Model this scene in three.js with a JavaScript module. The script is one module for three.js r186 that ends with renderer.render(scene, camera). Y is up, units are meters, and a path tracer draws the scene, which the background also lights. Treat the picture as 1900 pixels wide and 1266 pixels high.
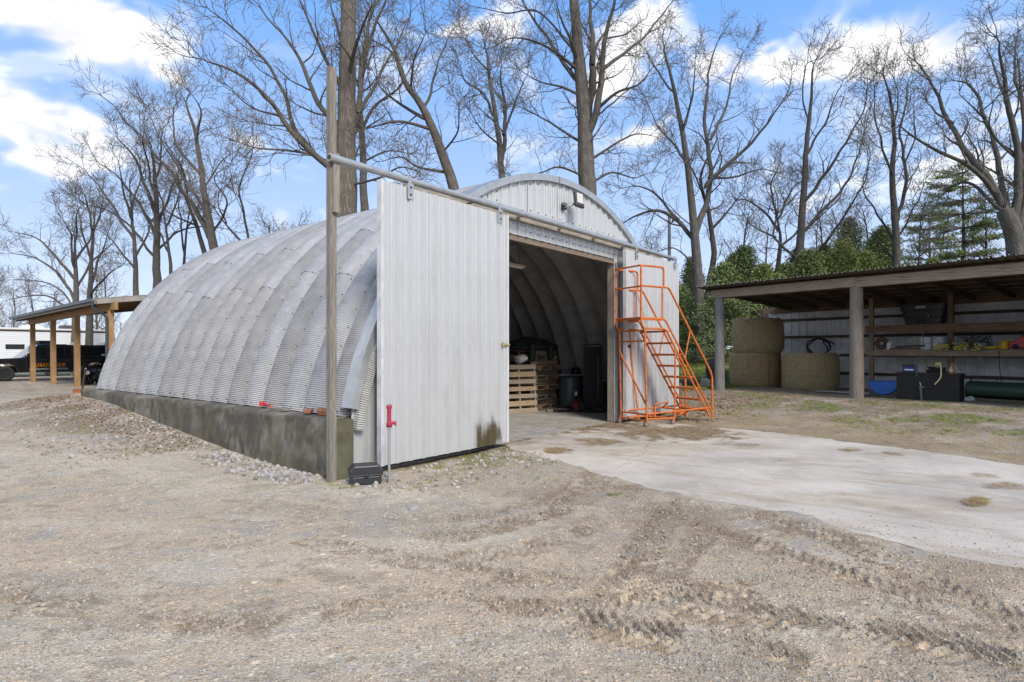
import * as THREE from 'three';
import { mergeGeometries } from 'three/addons/utils/BufferGeometryUtils.js';
import { RoundedBoxGeometry } from 'three/addons/geometries/RoundedBoxGeometry.js';

// ---------------------------------------------------------------- camera, sky, sun, exposure
const EYE = 1.6, FL = 1100, PX = 950, HY = 651;          // eye height; focal length, centre column and horizon row of a 1900 x 1266 frame
const scene = new THREE.Scene();
const camera = new THREE.PerspectiveCamera(2 * Math.atan(633 / FL) * 180 / Math.PI, 1900 / 1266, 0.05, 900);
camera.position.set(0, EYE, 0);
camera.lookAt(0, EYE, -10);
camera.setViewOffset(1900, 1266, 0, 633 - HY, 1900, 1266);
camera.updateProjectionMatrix();
const renderer = new THREE.WebGLRenderer({ antialias: true });
renderer.setSize(1024, 682);
renderer.toneMapping = THREE.LinearToneMapping;
renderer.toneMappingExposure = 1.42;
renderer.shadowMap.enabled = true;

const SUN = new THREE.Vector3(0.30, 0.58, 0.60).normalize();
const sun = new THREE.DirectionalLight(new THREE.Color().setRGB(1, 0.94, 0.84), 3.1);
sun.position.copy(SUN).multiplyScalar(80);
sun.target.position.set(0, 0, -12);
sun.position.add(sun.target.position);
sun.castShadow = true;
sun.shadow.radius = 36;
sun.shadow.mapSize.set(4096, 4096);
Object.assign(sun.shadow.camera, { left: -45, right: 45, top: 45, bottom: -45, near: 1, far: 200 });
scene.add(sun, sun.target);

// ---------------------------------------------------------------- seeded noise
let seed = 20240517;
const rnd = () => { seed = (seed + 0x6D2B79F5) | 0; let t = Math.imul(seed ^ (seed >>> 15), 1 | seed); t = (t + Math.imul(t ^ (t >>> 7), 61 | t)) ^ t; return ((t ^ (t >>> 14)) >>> 0) / 4294967296; };
const rr = (a, b) => a + (b - a) * rnd();
const reseed = s => { seed = s; };
const clamp = (x, a = 0, b = 1) => x < a ? a : x > b ? b : x;
const mix = (a, b, t) => a + (b - a) * t;
const sst = (a, b, x) => { const t = clamp((x - a) / (b - a)); return t * t * (3 - 2 * t); };
const LAT = new Float32Array(65536);
for (let i = 0; i < 65536; i++) LAT[i] = rnd();
function vn(x, y, p = 256) {                              // value noise, repeats every p cells
  const xi = Math.floor(x), yi = Math.floor(y); let fx = x - xi, fy = y - yi;
  fx = fx * fx * (3 - 2 * fx); fy = fy * fy * (3 - 2 * fy);
  const m = v => ((v % p) + p) % p;
  const x0 = m(xi), x1 = m(xi + 1), y0 = m(yi) * 256, y1 = m(yi + 1) * 256;
  const a = LAT[y0 + x0], b = LAT[y0 + x1], c = LAT[y1 + x0], d = LAT[y1 + x1];
  return a + (b - a) * fx + (c - a) * fy + (a - b - c + d) * fx * fy;
}
function fbm(x, y, o = 4, p = 256) { let s = 0, a = 0.5, n = 0; for (let i = 0; i < o; i++) { s += a * vn(x, y, p); n += a; a *= 0.5; x = x * 2 + 17; y = y * 2 + 31; p = Math.min(256, p * 2); } return s / n; }

// ---------------------------------------------------------------- sky: blue air and cumulus, computed over the whole sphere
{
  const W = 2048, Hh = 1024, data = new Float32Array(W * Hh * 4);
  const blobs = [];
  const pxBlob = (x, y, rx, ry, w = 1) => { const az = Math.atan((x - PX) / FL), d = Math.hypot(FL, x - PX), el = Math.atan((HY - y) / d); blobs.push([az, el, rx / d, ry / d, w]); };
  // the clouds seen in the photograph, as azimuth / elevation
  pxBlob(110, 25, 230, 48, 1.1); pxBlob(240, 92, 90, 34, 0.6); pxBlob(55, 220, 150, 52, 1.2); pxBlob(70, 312, 60, 24, 0.75); pxBlob(330, 150, 32, 20, 0.75);
  pxBlob(470, 252, 55, 26, 0.7); pxBlob(205, 300, 55, 26, 0.5); pxBlob(480, 322, 40, 22, 0.55); pxBlob(835, 45, 42, 32, 0.8); pxBlob(920, 60, 80, 30, 0.7); pxBlob(1000, 15, 80, 36, 0.5);
  pxBlob(1190, 60, 90, 50, 1.0); pxBlob(1130, 140, 70, 44, 0.7); pxBlob(1200, 245, 60, 28, 0.85); pxBlob(1060, 160, 45, 30, 0.4); pxBlob(1360, 110, 80, 40, 0.7); pxBlob(1300, 150, 60, 36, 0.6);
  pxBlob(1640, 50, 160, 34, 1.05); pxBlob(1700, 100, 140, 32, 0.85); pxBlob(1600, 130, 140, 32, 0.6); pxBlob(1480, 130, 80, 34, 0.5); pxBlob(1880, 190, 70, 36, 0.7); pxBlob(1810, 280, 110, 40, 0.6); pxBlob(1560, 285, 120, 36, 0.45); pxBlob(1720, 350, 220, 36, 0.5); pxBlob(1450, 370, 150, 36, 0.35);
  reseed(77);
  for (let i = 0; i < 120; i++) {                          // the same kind of clouds on the rest of the sphere
    const az = rr(0.9, 2 * Math.PI - 0.9), el = 0.12 + 1.3 * rnd() * rnd() + 0.1;
    blobs.push([az > Math.PI ? az - 2 * Math.PI : az, el, rr(0.06, 0.22) / Math.max(0.3, Math.cos(el)), rr(0.03, 0.09), rr(0.5, 1.15)]);
  }
  for (let i = 0; i < 22; i++) blobs.push([rr(-1, 1), rr(0.78, 1.4), rr(0.1, 0.3), rr(0.04, 0.1), rr(0.4, 1)]);
  for (let i = 0; i < W; i++) {
    const th = ((i + 0.5) / W - 0.5) * 2 * Math.PI, az0 = Math.atan2(Math.cos(th), -Math.sin(th));
    const here = blobs.filter(B => { let d = Math.abs(az0 - B[0]); if (d > Math.PI) d = 2 * Math.PI - d; return d < 2.4 * B[2] + 0.04; });
    for (let j = 0; j < Hh; j++) {
      const el = ((j + 0.5) / Hh - 0.5) * Math.PI, se = Math.sin(el), dx = Math.cos(th) * Math.cos(el), dz = Math.sin(th) * Math.cos(el);
      const az = Math.atan2(dx, -dz), k = (j * W + i) * 4;
      let r, g, b;
      if (el < 0) { r = 0.42; g = 0.42; b = 0.41; } else {
        const t = Math.pow(clamp(el / 0.58), 0.52);
        r = mix(0.74, 0.115, t); g = mix(0.80, 0.305, t); b = mix(0.86, 0.70, t);
        if (el > 0.62) { const q = sst(0.62, 1.5, el); r = mix(r, 0.065, q); g = mix(g, 0.22, q); b = mix(b, 0.62, q); }
        const s = 1 / (se + 0.22), nx = dx * s * 6.0, nz = dz * s * 6.0;
        const wx = fbm(nx * 1.1 + 5, nz * 1.1 + 9, 3) - 0.5, wz = fbm(nx * 1.1 + 55, nz * 1.1 + 19, 3) - 0.5;
        const n = fbm(nx * 1.3 + wx * 1.6, nz * 1.3 + wz * 1.6, 6), fine = fbm(nx * 5 + wx * 5, nz * 5 + wz * 5, 4);
        let c = 0, lo = 0;
        for (const B of here) {
          let da = az - B[0] + wx * 0.05; if (da > Math.PI) da -= 2 * Math.PI; if (da < -Math.PI) da += 2 * Math.PI;
          da /= B[2]; if (da > 2.4 || da < -2.4) continue;
          const de = (el - B[1] + wz * 0.05) / B[3]; if (de > 2.4 || de < -2.4) continue;
          const e = B[4] * Math.exp(-(da * da + de * de)); c += e; if (de < 0) lo += e * -de;
        }
        let d = sst(0.30, 0.95, c * 0.95 + (n - 0.5) * 1.15 + (fine - 0.5) * 0.5);
        d = Math.max(d, 0.34 * sst(0.54, 0.80, n) * sst(0, 0.2, el));       // thin veils
        d *= 0.96;
        const hi = clamp(0.80 + 0.35 * (n - 0.5) + 0.3 * (fine - 0.5) - 0.10 * clamp(lo) , 0.6, 1.05);
        r = mix(r, 1.02 * hi, d); g = mix(g, 1.01 * hi, d); b = mix(b, 1.02 * hi, d);
      }
      data[k] = r; data[k + 1] = g; data[k + 2] = b; data[k + 3] = 1;
    }
  }
  const t = new THREE.DataTexture(data, W, Hh, THREE.RGBAFormat, THREE.FloatType);
  t.mapping = THREE.EquirectangularReflectionMapping; t.magFilter = t.minFilter = THREE.LinearFilter; t.colorSpace = THREE.LinearSRGBColorSpace; t.needsUpdate = true;
  scene.background = t; scene.environment = t;
  scene.backgroundIntensity = 1; scene.environmentIntensity = 1;
}

// ---------------------------------------------------------------- places: pixel of the photograph -> point, hut frame, shed frame
const V3 = (x, y, z) => new THREE.Vector3(x, y, z);
const at = (x, y, depth) => V3((x - PX) / FL * depth, EYE + (HY - y) / FL * depth, -depth);
const HUT_TURN = Math.atan2(0.78156, 0.62383), U = V3(Math.cos(HUT_TURN), 0, -Math.sin(HUT_TURN)), V = V3(-Math.sin(HUT_TURN), 0, -Math.cos(HUT_TURN));
const C0 = V3(-2.07, 0, -7.563);
const hut = (u, h, v) => V3(C0.x + U.x * u + V.x * v, h, C0.z + U.z * u + V.z * v);
const SHED_TURN = -0.9273, S0 = V3(6.74, 0, -19.23), SG = 0.32;
const SW = V3(0.6, 0, 0.8), SP = V3(0.8, 0, -0.6);
const shed = (w, h, d) => V3(S0.x + SW.x * w + SP.x * d, h, S0.z + SW.z * w + SP.z * d);

// ---------------------------------------------------------------- objects
const taken = {};
function numbered(n) { if (!(n in taken)) { taken[n] = 0; return n; } taken[n]++; return `${n}_${String(taken[n]).padStart(3, '0')}`; }
function tag(o, label, category, group, kind) { if (label) o.userData.label = label; if (category) o.userData.category = category; if (group) o.userData.group = group; if (kind) o.userData.kind = kind; return o; }
function thing(name, label, category, pos, turn = 0, group) { const o = new THREE.Group(); o.name = numbered(name); o.position.copy(pos); o.rotation.y = turn; scene.add(o); return tag(o, label, category, group); }
function mesh(name, g, m, parent = scene) {
  const geo = Array.isArray(g) ? (g.length === 1 ? g[0] : join(g)) : g;
  const o = new THREE.Mesh(geo, m); o.name = parent === scene ? numbered(name) : name; o.castShadow = o.receiveShadow = true; parent.add(o); return o;
}
function join(list) {
  const gs = list.map(g => { let q = g.index ? g.toNonIndexed() : g; for (const k of Object.keys(q.attributes)) if (!['position', 'normal', 'uv', 'color'].includes(k)) q.deleteAttribute(k); return q; });
  const col = gs.some(g => g.attributes.color);
  for (const g of gs) { const n = g.attributes.position.count; if (!g.attributes.uv) g.setAttribute('uv', new THREE.BufferAttribute(new Float32Array(n * 2), 2)); if (col && !g.attributes.color) g.setAttribute('color', new THREE.BufferAttribute(new Float32Array(n * 3).fill(1), 3)); }
  return mergeGeometries(gs, false);
}
function quads(pos, uv, idx, col, flat = false) {
  let g = new THREE.BufferGeometry();
  g.setAttribute('position', new THREE.Float32BufferAttribute(pos, 3));
  if (uv) g.setAttribute('uv', new THREE.Float32BufferAttribute(uv, 2));
  if (col) g.setAttribute('color', new THREE.Float32BufferAttribute(col, 3));
  if (idx) g.setIndex(idx);
  if (flat) g = g.toNonIndexed();
  g.computeVertexNormals(); return g;
}
// box with uv in metres, v along its longest side (wood grain runs along v); slight chamfer optional
function box(sx, sy, sz, x = 0, y = 0, z = 0, rx = 0, ry = 0, rz = 0) {
  const g = new THREE.BoxGeometry(sx, sy, sz), s = [sx, sy, sz], L = s.indexOf(Math.max(...s));
  const p = g.attributes.position, n = g.attributes.normal, uv = g.attributes.uv, o1 = rnd() * 7, o2 = rnd() * 7;
  for (let i = 0; i < p.count; i++) {
    const P = [p.getX(i), p.getY(i), p.getZ(i)], N = [Math.abs(n.getX(i)), Math.abs(n.getY(i)), Math.abs(n.getZ(i))], k = N.indexOf(Math.max(...N));
    const ax = [0, 1, 2].filter(q => q !== k); let a = ax[0], b = ax[1]; if (a === L) [a, b] = [b, a];
    uv.setXY(i, P[a] + o1 + k * 0.37, P[b] + o2);
  }
  if (rx || ry || rz) g.applyMatrix4(new THREE.Matrix4().makeRotationFromEuler(new THREE.Euler(rx, ry, rz)));
  g.translate(x, y, z); return g;
}
function rbox(sx, sy, sz, r, x = 0, y = 0, z = 0, rx = 0, ry = 0, rz = 0, seg = 2) {
  const g = new RoundedBoxGeometry(sx, sy, sz, seg, r);
  if (rx || ry || rz) g.applyMatrix4(new THREE.Matrix4().makeRotationFromEuler(new THREE.Euler(rx, ry, rz)));
  g.translate(x, y, z); return g;
}
// bar between two points
function bar(a, b, w, h) {
  const d = b.clone().sub(a), L = d.length(), g = box(w, h, L);
  const m = new THREE.Matrix4().lookAt(a, b, Math.abs(d.y) > 0.99 * L ? V3(1, 0, 0) : V3(0, 1, 0)); m.setPosition(a.clone().add(b).multiplyScalar(0.5));
  return g.applyMatrix4(m);
}
// swept tube with a radius per point
function sweep(pts, rad, sides = 8, cap = true, uvR = null) {
  const n = pts.length, pos = [], nor = [], uv = [], idx = [], T = V3(0, 0, 0), A = V3(0, 0, 0), B = V3(0, 0, 0); let along = 0, prev = null;
  for (let i = 0; i < n; i++) {
    T.subVectors(pts[Math.min(n - 1, i + 1)], pts[Math.max(0, i - 1)]).normalize();
    if (!prev) { A.set(Math.abs(T.y) > 0.9 ? 1 : 0, Math.abs(T.y) > 0.9 ? 0 : 1, 0); } else A.copy(prev);
    A.addScaledVector(T, -A.dot(T)).normalize(); prev = A.clone(); B.crossVectors(T, A);
    if (i) along += pts[i].distanceTo(pts[i - 1]);
    const r = typeof rad === 'number' ? rad : rad[i];
    for (let k = 0; k <= sides; k++) {
      const a = k / sides * Math.PI * 2, c = Math.cos(a), s = Math.sin(a), nx = A.x * c + B.x * s, ny = A.y * c + B.y * s, nz = A.z * c + B.z * s;
      pos.push(pts[i].x + nx * r, pts[i].y + ny * r, pts[i].z + nz * r); nor.push(nx, ny, nz);
      uv.push(k / sides * (uvR || 1), along);
    }
    if (i) { const a = (i - 1) * (sides + 1), b = i * (sides + 1); for (let k = 0; k < sides; k++) idx.push(a + k, a + k + 1, b + k, a + k + 1, b + k + 1, b + k); }
  }
  const g = new THREE.BufferGeometry();
  if (cap) for (const [e, sg] of [[0, -1], [n - 1, 1]]) {
    const c = pos.length / 3, t = e ? pts[n - 1].clone().sub(pts[n - 2]) : pts[1].clone().sub(pts[0]); t.normalize().multiplyScalar(sg);
    pos.push(pts[e].x, pts[e].y, pts[e].z); nor.push(t.x, t.y, t.z); uv.push(0, 0);
    for (let k = 0; k <= sides; k++) { const q = (e * (sides + 1) + k) * 3; pos.push(pos[q], pos[q + 1], pos[q + 2]); nor.push(t.x, t.y, t.z); uv.push(0, 0); }
    for (let k = 0; k < sides; k++) sg > 0 ? idx.push(c, c + 1 + k, c + 2 + k) : idx.push(c, c + 2 + k, c + 1 + k);
  }
  g.setAttribute('position', new THREE.Float32BufferAttribute(pos, 3)); g.setAttribute('normal', new THREE.Float32BufferAttribute(nor, 3)); g.setAttribute('uv', new THREE.Float32BufferAttribute(uv, 2)); g.setIndex(idx);
  return g;
}
const curve = (pts, n) => new THREE.CatmullRomCurve3(pts, false, 'centripetal').getPoints(n);
const lathe = (prof, seg = 24) => new THREE.LatheGeometry(prof.map(([r, y]) => new THREE.Vector2(r, y)), seg);
function cyl(r, h, x, y, z, seg = 16, axis = 'y', r2 = r) { const g = new THREE.CylinderGeometry(r2, r, h, seg); if (axis === 'x') g.rotateZ(Math.PI / 2); if (axis === 'z') g.rotateX(Math.PI / 2); g.translate(x, y, z); return g; }
function extr(pts, depth, bevel = 0) { const s = new THREE.Shape(pts.map(p => new THREE.Vector2(p[0], p[1]))); const g = new THREE.ExtrudeGeometry(s, { depth, bevelEnabled: bevel > 0, bevelSize: bevel, bevelThickness: bevel, bevelSegments: 2, steps: 1 }); g.translate(0, 0, -depth / 2); return g; }
// roughen the vertices of a geometry by a smooth field
function rough(g, amp, freq) { const p = g.attributes.position; for (let i = 0; i < p.count; i++) { const x = p.getX(i), y = p.getY(i), z = p.getZ(i); p.setXYZ(i, x + amp * (fbm(y * freq + 3, z * freq + 7, 2) - 0.5), y + amp * (fbm(x * freq + 13, z * freq + 17, 2) - 0.5), z + amp * (fbm(x * freq + 23, y * freq + 27, 2) - 0.5)); } g.computeVertexNormals(); return g; }

// ---------------------------------------------------------------- textures (matter only: grain, stones, relief)
function tex(size, f, color = true, rep = 1) {                // f(i, j) -> grey or [r,g,b] in 0..255
  const [w, h] = Array.isArray(size) ? size : [size, size], d = new Uint8Array(w * h * 4);
  for (let j = 0; j < h; j++) for (let i = 0; i < w; i++) { const v = f(i, j), k = (j * w + i) * 4; if (v.length) { d[k] = v[0]; d[k + 1] = v[1]; d[k + 2] = v[2]; } else d[k] = d[k + 1] = d[k + 2] = clamp(v, 0, 255); d[k + 3] = 255; }
  const t = new THREE.DataTexture(d, w, h); t.wrapS = t.wrapT = THREE.RepeatWrapping; t.magFilter = THREE.LinearFilter; t.minFilter = THREE.LinearMipmapLinearFilter; t.generateMipmaps = true;
  if (color) t.colorSpace = THREE.SRGBColorSpace; t.repeat.set(rep, rep); t.needsUpdate = true; return t;
}
const L = (r, g, b) => new THREE.Color().setRGB(r, g, b);
const mat = (c, roughness = 0.8, metalness = 0, extra = {}) => new THREE.MeshStandardMaterial({ color: c, roughness, metalness, side: THREE.DoubleSide, ...extra });

// wood: streaks along v, about one metre per repeat
const woodField = (() => { const S = 512, a = new Float32Array(S * S); for (let j = 0; j < S; j++) for (let i = 0; i < S; i++) { const x = i / S, y = j / S; const w = (fbm(x * 4, y * 4, 2, 4) - 0.5) * 0.12; a[j * S + i] = 0.5 * fbm((x + w) * 32, y * 2, 3, 2) + 0.5 * vn((x + w) * 128, y * 8, 128) ; } return a; })();
const woodTex = tex(512, (i, j) => { const f = woodField[j * 512 + i], kn = vn(i / 512 * 16, j / 512 * 8, 8); return 150 + 105 * f - (kn > 0.93 ? 60 : 0); });
const woodBump = tex(512, (i, j) => 255 * woodField[j * 512 + i], false);
const wood = (c, rough = 0.85, bump = 0.003) => mat(c, rough, 0, { map: woodTex, bumpMap: woodBump, bumpScale: bump });
// bark: furrows along v
const barkField = (i, j) => { const x = i / 256, y = j / 256; const w = (fbm(x * 4, y * 4, 2, 4) - 0.5) * 0.25; const f = Math.abs(fbm((x + w) * 16, y * 3 + w * 2, 3, 16) - 0.5) * 2.4; return clamp(f); };
const barkTex = tex(256, (i, j) => 158 + 96 * barkField(i, j) * (0.6 + 0.4 * vn(i / 8, j / 8, 32)));
const barkBump = tex(256, (i, j) => 255 * barkField(i, j), false);
// blotchy metal and paint dirt
const blotTex = tex(512, (i, j) => { const x = i / 512 * 8, y = j / 512 * 8; return 196 + 58 * fbm(x, y, 5, 8) + (vn(x * 32, y * 32, 256) > 0.965 ? -28 : 0); });
const blotRough = tex(256, (i, j) => { const x = i / 256 * 8, y = j / 256 * 8; return 150 + 100 * fbm(x + 3, y + 5, 4, 8); }, false);
// corrugation relief: one repeat = ten ripples
const ripple = tex([4, 320], (i, j) => 127 + 127 * Math.sin(j / 320 * Math.PI * 2 * 10), false);
// stones: nearest-cell stones of two sizes
const STONE = (() => {
  const S = 2048, per = 3.2, h = new Float32Array(S * S), tone = new Float32Array(S * S), hue = new Float32Array(S * S);
  const layer = (cells, amp, seed0, cover) => {
    const px = new Float32Array(cells * cells), py = new Float32Array(cells * cells), pr = new Float32Array(cells * cells), pt = new Float32Array(cells * cells), ph = new Float32Array(cells * cells);
    reseed(seed0); for (let k = 0; k < cells * cells; k++) { px[k] = rnd(); py[k] = rnd(); pr[k] = rnd() < cover ? rr(0.25, 0.62) : 0; pt[k] = rnd(); ph[k] = rnd(); }
    for (let j = 0; j < S; j++) for (let i = 0; i < S; i++) {
      const x = i / S * cells, y = j / S * cells, xi = Math.floor(x), yi = Math.floor(y);
      let best = 0, bk = -1;
      for (let b = -1; b <= 1; b++) for (let a = -1; a <= 1; a++) {
        const k = ((yi + b + cells) % cells) * cells + ((xi + a + cells) % cells); if (!pr[k]) continue;
        const dx = x - (xi + a + px[k]), dy = y - (yi + b + py[k]), sx = 0.75 + 0.6 * ph[k], q = 1 - Math.sqrt(dx * dx * sx + dy * dy / sx + dx * dy * (pt[k] - 0.5)) / pr[k];
        if (q > best) { best = q; bk = k; }
      }
      if (bk >= 0) { const o = j * S + i, e = amp * Math.min(1, best * 2.2) * (0.6 + 0.4 * pr[bk]); if (e > h[o]) { h[o] = e; tone[o] = (pt[bk] - 0.45) * sst(0, 0.25, best); hue[o] = ph[bk]; } }
    }
  };
  layer(300, 0.45, 11, 0.8); layer(140, 0.8, 12, 0.28); layer(70, 1, 13, 0.07);
  return { S, per, h, tone, hue };
})();
const stoneTex = tex(2048, (i, j) => { const o = j * 2048 + i, f = 0.5 * vn(i / 2, j / 2, 256) + 0.5 * vn(i / 8 + 3, j / 8, 256), v = 212 + 70 * STONE.tone[o] + 40 * (f - 0.5) - (STONE.h[o] < 0.02 ? 8 : 0), w = (STONE.hue[o] - 0.35) * 13; return [clamp(v + w + 2, 0, 255), clamp(v, 0, 255), clamp(v - w - 5, 0, 255)]; });
const stoneBump = tex(1024, (i, j) => { const o = j * 2 * 2048 + i * 2; return 255 * clamp(STONE.h[o] * 0.9 + 0.1 * vn(i / 2, j / 2, 256)); }, false);
for (const t of [stoneTex, stoneBump]) t.repeat.set(1 / 3.2, 1 / 3.2);
// fine mineral grain for concrete
const grainTex = tex(512, (i, j) => { const x = i / 512, y = j / 512; return 205 + 40 * (fbm(x * 8, y * 8, 5, 8) - 0.5) * 2 + 26 * (vn(x * 256, y * 256, 256) - 0.5); });
const grainBump = tex(512, (i, j) => { const x = i / 512, y = j / 512; return 120 + 60 * fbm(x * 32, y * 32, 3, 32) + 70 * vn(x * 256, y * 256, 256); }, false);

// ---------------------------------------------------------------- terrain
const gp = (x, y, h = 0) => at(x, y, FL * (EYE - h) / (y - HY));      // point of level h seen at a pixel
const toHut = (x, z) => { const dx = x - C0.x, dz = z - C0.z; return [dx * U.x + dz * U.z, dx * V.x + dz * V.z]; };
const toShed = (x, z) => { const dx = x - S0.x, dz = z - S0.z; return [dx * 0.6 + dz * 0.8, dx * 0.8 - dz * 0.6]; };
const slabPoly = [[936, 826], [946, 838], [1000, 850], [1060, 869], [1092, 880], [1140, 891], [1200, 909], [1300, 930], [1400, 946], [1500, 963], [1560, 985], [1640, 1006], [1720, 1031], [1800, 1048], [1900, 1064]]
  .map(p => gp(...p)).map(p => [p.x, p.z]).concat([[6.5, -2.9], [11, -3.4], [11.5, -5.6], [9.3, -6.7]], [[1900, 867], [1800, 850], [1700, 838], [1600, 825], [1500, 812], [1400, 801], [1320, 794], [1262, 788]].map(p => gp(...p)).map(p => [p.x, p.z]), [[7.75, -0.4], [7.3, 0.12], [2.9, 0.12]].map(([u, v]) => { const p = hut(u, 0, v); return [p.x, p.z]; }));
function polyDist(P, x, z) {                                  // signed, negative inside
  let d = 1e9, ins = false;
  for (let i = 0, j = P.length - 1; i < P.length; j = i++) {
    const [ax, az] = P[i], [bx, bz] = P[j], ex = bx - ax, ez = bz - az, t = clamp(((x - ax) * ex + (z - az) * ez) / (ex * ex + ez * ez));
    d = Math.min(d, Math.hypot(x - ax - ex * t, z - az - ez * t));
    if ((az > z) !== (bz > z) && x < (bx - ax) * (z - az) / (bz - az) + ax) ins = !ins;
  }
  return ins ? -d : d;
}
const SLAB_Y = 0.022;
const tyrePaths = [                                           // [width, depth, points]
  [0.20, 0.024, [1118, 876], [1112, 884], [1082, 922], [1024, 949], [909, 980], [794, 1003]],
  [0.14, 0.016, [560, 1000], [640, 1018], [755, 1041], [870, 1056], [966, 1076], [1100, 1080]],
  [0.15, 0.022, [830, 1036], [909, 1026], [985, 1016], [1060, 990], [1130, 950]],
  [0.18, 0.024, [1254, 926], [1216, 972], [1189, 1018], [1170, 1072], [1139, 1110]],
  [0.17, 0.016, [600, 1140], [717, 1128], [832, 1114], [986, 1126], [1092, 1122], [1240, 1100], [1400, 1096]],
  [0.20, 0.034, [1070, 1158], [1160, 1172], [1260, 1192]],
  [0.20, 0.02, [1400, 958], [1560, 1006], [1628, 1034], [1800, 1117], [1900, 1151]],
  [0.17, 0.018, [1150, 905], [1290, 968], [1420, 1016], [1560, 1066], [1700, 1120], [1890, 1180]],
  [0.22, 0.02, [1240, 1120], [1330, 1134], [1480, 1150], [1690, 1190], [1890, 1240]],
  [0.16, 0.012, [-40, 1090], [40, 1110], [180, 1130], [330, 1150], [520, 1160]],
  [0.14, 0.014, [1050, 890], [1000, 930], [900, 955], [780, 965]],
  [0.15, 0.014, [1300, 990], [1250, 1040], [1230, 1100], [1330, 1180], [1500, 1230]],
].map(([w, d, ...l]) => ({ w, d: d * 0.9, p: l.map(q => gp(...q)).map(q => [q.x, q.z]) }));
function tyres(x, z) {                                        // [height, churn]
  let h = 0, ch = 0;
  for (const T of tyrePaths) {
    let along = 0;
    for (let i = 1; i < T.p.length; i++) {
      const [ax, az] = T.p[i - 1], [bx, bz] = T.p[i], ex = bx - ax, ez = bz - az, l = Math.hypot(ex, ez), t = ((x - ax) * ex + (z - az) * ez) / (l * l);
      if (t >= -0.02 && t <= 1.02) {
        const s = ((x - ax) * ez - (z - az) * ex) / l;
        if (Math.abs(s) < T.w * 1.6) {
          const a = along + t * l, q = 1 - sst(T.w * 0.8, T.w * 1.25, Math.abs(s)), wear = sst(0.28, 0.60, fbm(a * 1.3 + T.w * 90, s * 4 + 30, 4));
          const lug = Math.sin((a + Math.abs(s) * 0.7) / 0.085 * Math.PI * 2 + (s > 0 ? Math.PI : 0) + (fbm(x * 5, z * 5, 3) - 0.5) * 5);
          h += q * wear * T.d * (sst(0.1, 0.55, lug) - 0.5) * (0.4 + 1.2 * fbm(x * 7 + 3, z * 7, 2)) + q * wear * 0.014 * (fbm(x * 16, z * 16, 2) - 0.5); h += T.d * 0.45 * wear * Math.exp(-Math.pow((Math.abs(s) - T.w * 1.15) / 0.05, 2)) * (0.5 + fbm(x * 9, z * 9, 2));
          ch = Math.max(ch, q * wear);
        }
      }
      along += l;
    }
  }
  return [h, ch];
}
function baseHeight(x, z) {
  const [u, v] = toHut(x, z), [w, p] = toShed(x, z);
  let h = SG * sst(-6, -0.6, p) * sst(-14, -4, w);
  const start = mix(1.2, 6.4, sst(-1.6, -0.4, w));
  if (p > start && w > -30) h += 0.118 * (p - start) * sst(-26, -6, w) * (p < start + 30 ? 1 : 30 / (p - start));
  const gap = -0.2 - u;                                       // banked soil and leaves along the low wall
  h += 0.60 * sst(0.2, 9.6, v) * sst(17, 9.8, v) * (gap > 0 ? 1 - sst(-0.6, 4.2, gap) : 1) * (u < 0.4 ? 1 : v > 9.7 ? sst(4, 0.4, u) : 0);
  return h;
}
function ground(x, z, fine = true) {
  let h = baseHeight(x, z);
  const [u, v] = toHut(x, z), r = Math.hypot(x, z);
  h += 0.05 * (fbm(x * 0.35 + 40, z * 0.35 + 11, 3) - 0.5);
  if (fine && r < 26) { h += 0.02 * (fbm(x * 2.2, z * 2.2, 4) - 0.5) + 0.016 * sst(-1, 3, x) * (fbm((x * 0.8 + z * 0.6) * 2.6 + 5, (z * 0.8 - x * 0.6) * 9, 4) - 0.5) + 0.012 * (fbm(x * 9 + 3, z * 9, 3) - 0.5) + 0.010 * sst(0.45, 0.62, fbm(x * 1.3 + 31, z * 1.3, 3)) * (fbm(x * 22, z * 22, 2) - 0.5); if (r < 12) h += tyres(x, z)[0]; }
  const d = polyDist(slabPoly, x, z);
  if (d < 0.5) { const e = d + 0.22 * (fbm(x * 2.6 + 7, z * 2.6, 4) - 0.5); h = mix(Math.max(h * 0.35, -0.008) + 0.012 + 0.028 * fbm(x * 5, z * 5, 3), h, sst(0.05, 0.5, d)); if (e < -0.02) h = mix(h, -0.07, sst(-0.02, -0.26, e)); }
  if (u > 0.02 && u < 10.2 && v > 0.02 && v < 9.6) h = -0.09;
  return h;
}
const soil = { tan: [0.64, 0.505, 0.36], grey: [0.44, 0.395, 0.345], dirt: [0.27, 0.20, 0.135], straw: [0.42, 0.325, 0.185], moss: [0.215, 0.205, 0.06], grass: [0.17, 0.22, 0.05], litter: [0.27, 0.20, 0.13], pale: [0.68, 0.60, 0.49] };
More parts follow.
